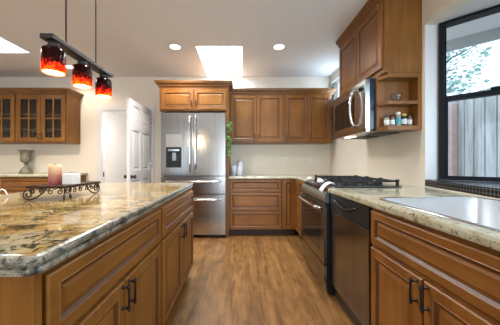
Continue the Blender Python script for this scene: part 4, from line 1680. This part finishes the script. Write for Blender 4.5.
outlet((.755, YB, 1.150), UB, NB, 'white wall outlet on the back wall above the drawer cabinet end')
outlet((1.19, YB, 1.150), UB, NB, 'white wall outlet on the back wall nearest the corner')
outlet((XR, 3.22, 1.150), UR, NR, 'pale light switch on the right wall behind the cooktop', switch=True)


def canister(x, y, r, h, label):
    t = thing('glass_canister', label, 'jar', (x, y, .91), 'glass canisters')
    MB().lathe((x, y, .91), [(r * .92, 0), (r, .006), (r, h * .74), (r * .72, h * .80), (r * .72, h * .82), (r * .68, h * .82), (r * .68, h * .79), (r * .93, h * .73), (r * .93, .012)], 22).build('body', 'jarglass2', t)
    MB().lathe((x, y, .91), [(r * .74, h * .822), (r * .76, h * .85), (r * .4, h * .90), (r * .2, h * .92), (r * .26, h * .96), (r * .1, h)], 20).build('stopper', 'jarglass2', t)


m, nt, b = nmat('frosted_white_glass')
setp(b, Roughness=0.2)
b.inputs['Base Color'].default_value = (0.80, 0.83, 0.88, 1)
b.inputs['Transmission Weight'].default_value = 0.35
M['jarglass2'] = m
canister(-.125, 3.80, .05, .19, 'frosted glass canister with stopper nearest the refrigerator panel')
canister(-.030, 3.90, .052, .27, 'tallest frosted glass canister at the back of the counter')
canister(-.035, 3.74, .046, .20, 'shorter frosted glass canister in front of the tallest one')


def ivy():
    t = thing('trailing_ivy', 'green ivy sprig trailing down the maple panel right of the refrigerator', 'plant', (-.215, 3.47, 1.20))
    mb = MB()
    pts = [Vector((-.205 + .015 * math.sin(k * .9), 3.475 - .008 * math.cos(k), 1.74 - .50 * k / 12)) for k in range(13)]
    mb.tube([(-.205, 3.501, 1.755), (-.21, 3.48, 1.757)] + pts, .003, 6)
    mb.build('vine', 'stem', t)
    lf = MB()
    for k in range(90):
        u = random.random()
        p = pts[min(12, int(u * 12.99))] + Vector((random.uniform(-.035, .045), random.uniform(-.035, .008), random.uniform(-.03, .03)))
        d = Vector((random.uniform(-1, 1), random.uniform(-.8, .1), random.uniform(-1, .3))).normalized()
        s = d.cross(Vector((random.uniform(-.3, .3), -1, .3))).normalized()
        L = random.uniform(.032, .052)
        up = d.cross(s) * .004
        q = [p, p + d * L * .25 + s * L * .42, p + d * L * .55 + s * L * .30, p + d * L, p + d * L * .55 - s * L * .30, p + d * L * .25 - s * L * .42]
        if min(a.x for a in q) < -.240 or max(a.y for a in q) > 3.494:
            continue
        v = [lf.bm.verts.new(a + (up if i in (1, 2, 4, 5) else Vector((0, 0, 0)))) for i, a in enumerate(q)]
        lf.bm.faces.new((v[0], v[1], v[2], v[3]))
        lf.bm.faces.new((v[0], v[3], v[4], v[5]))
    lf.build('leaves', 'leaf', t, recalc=False)


ivy()
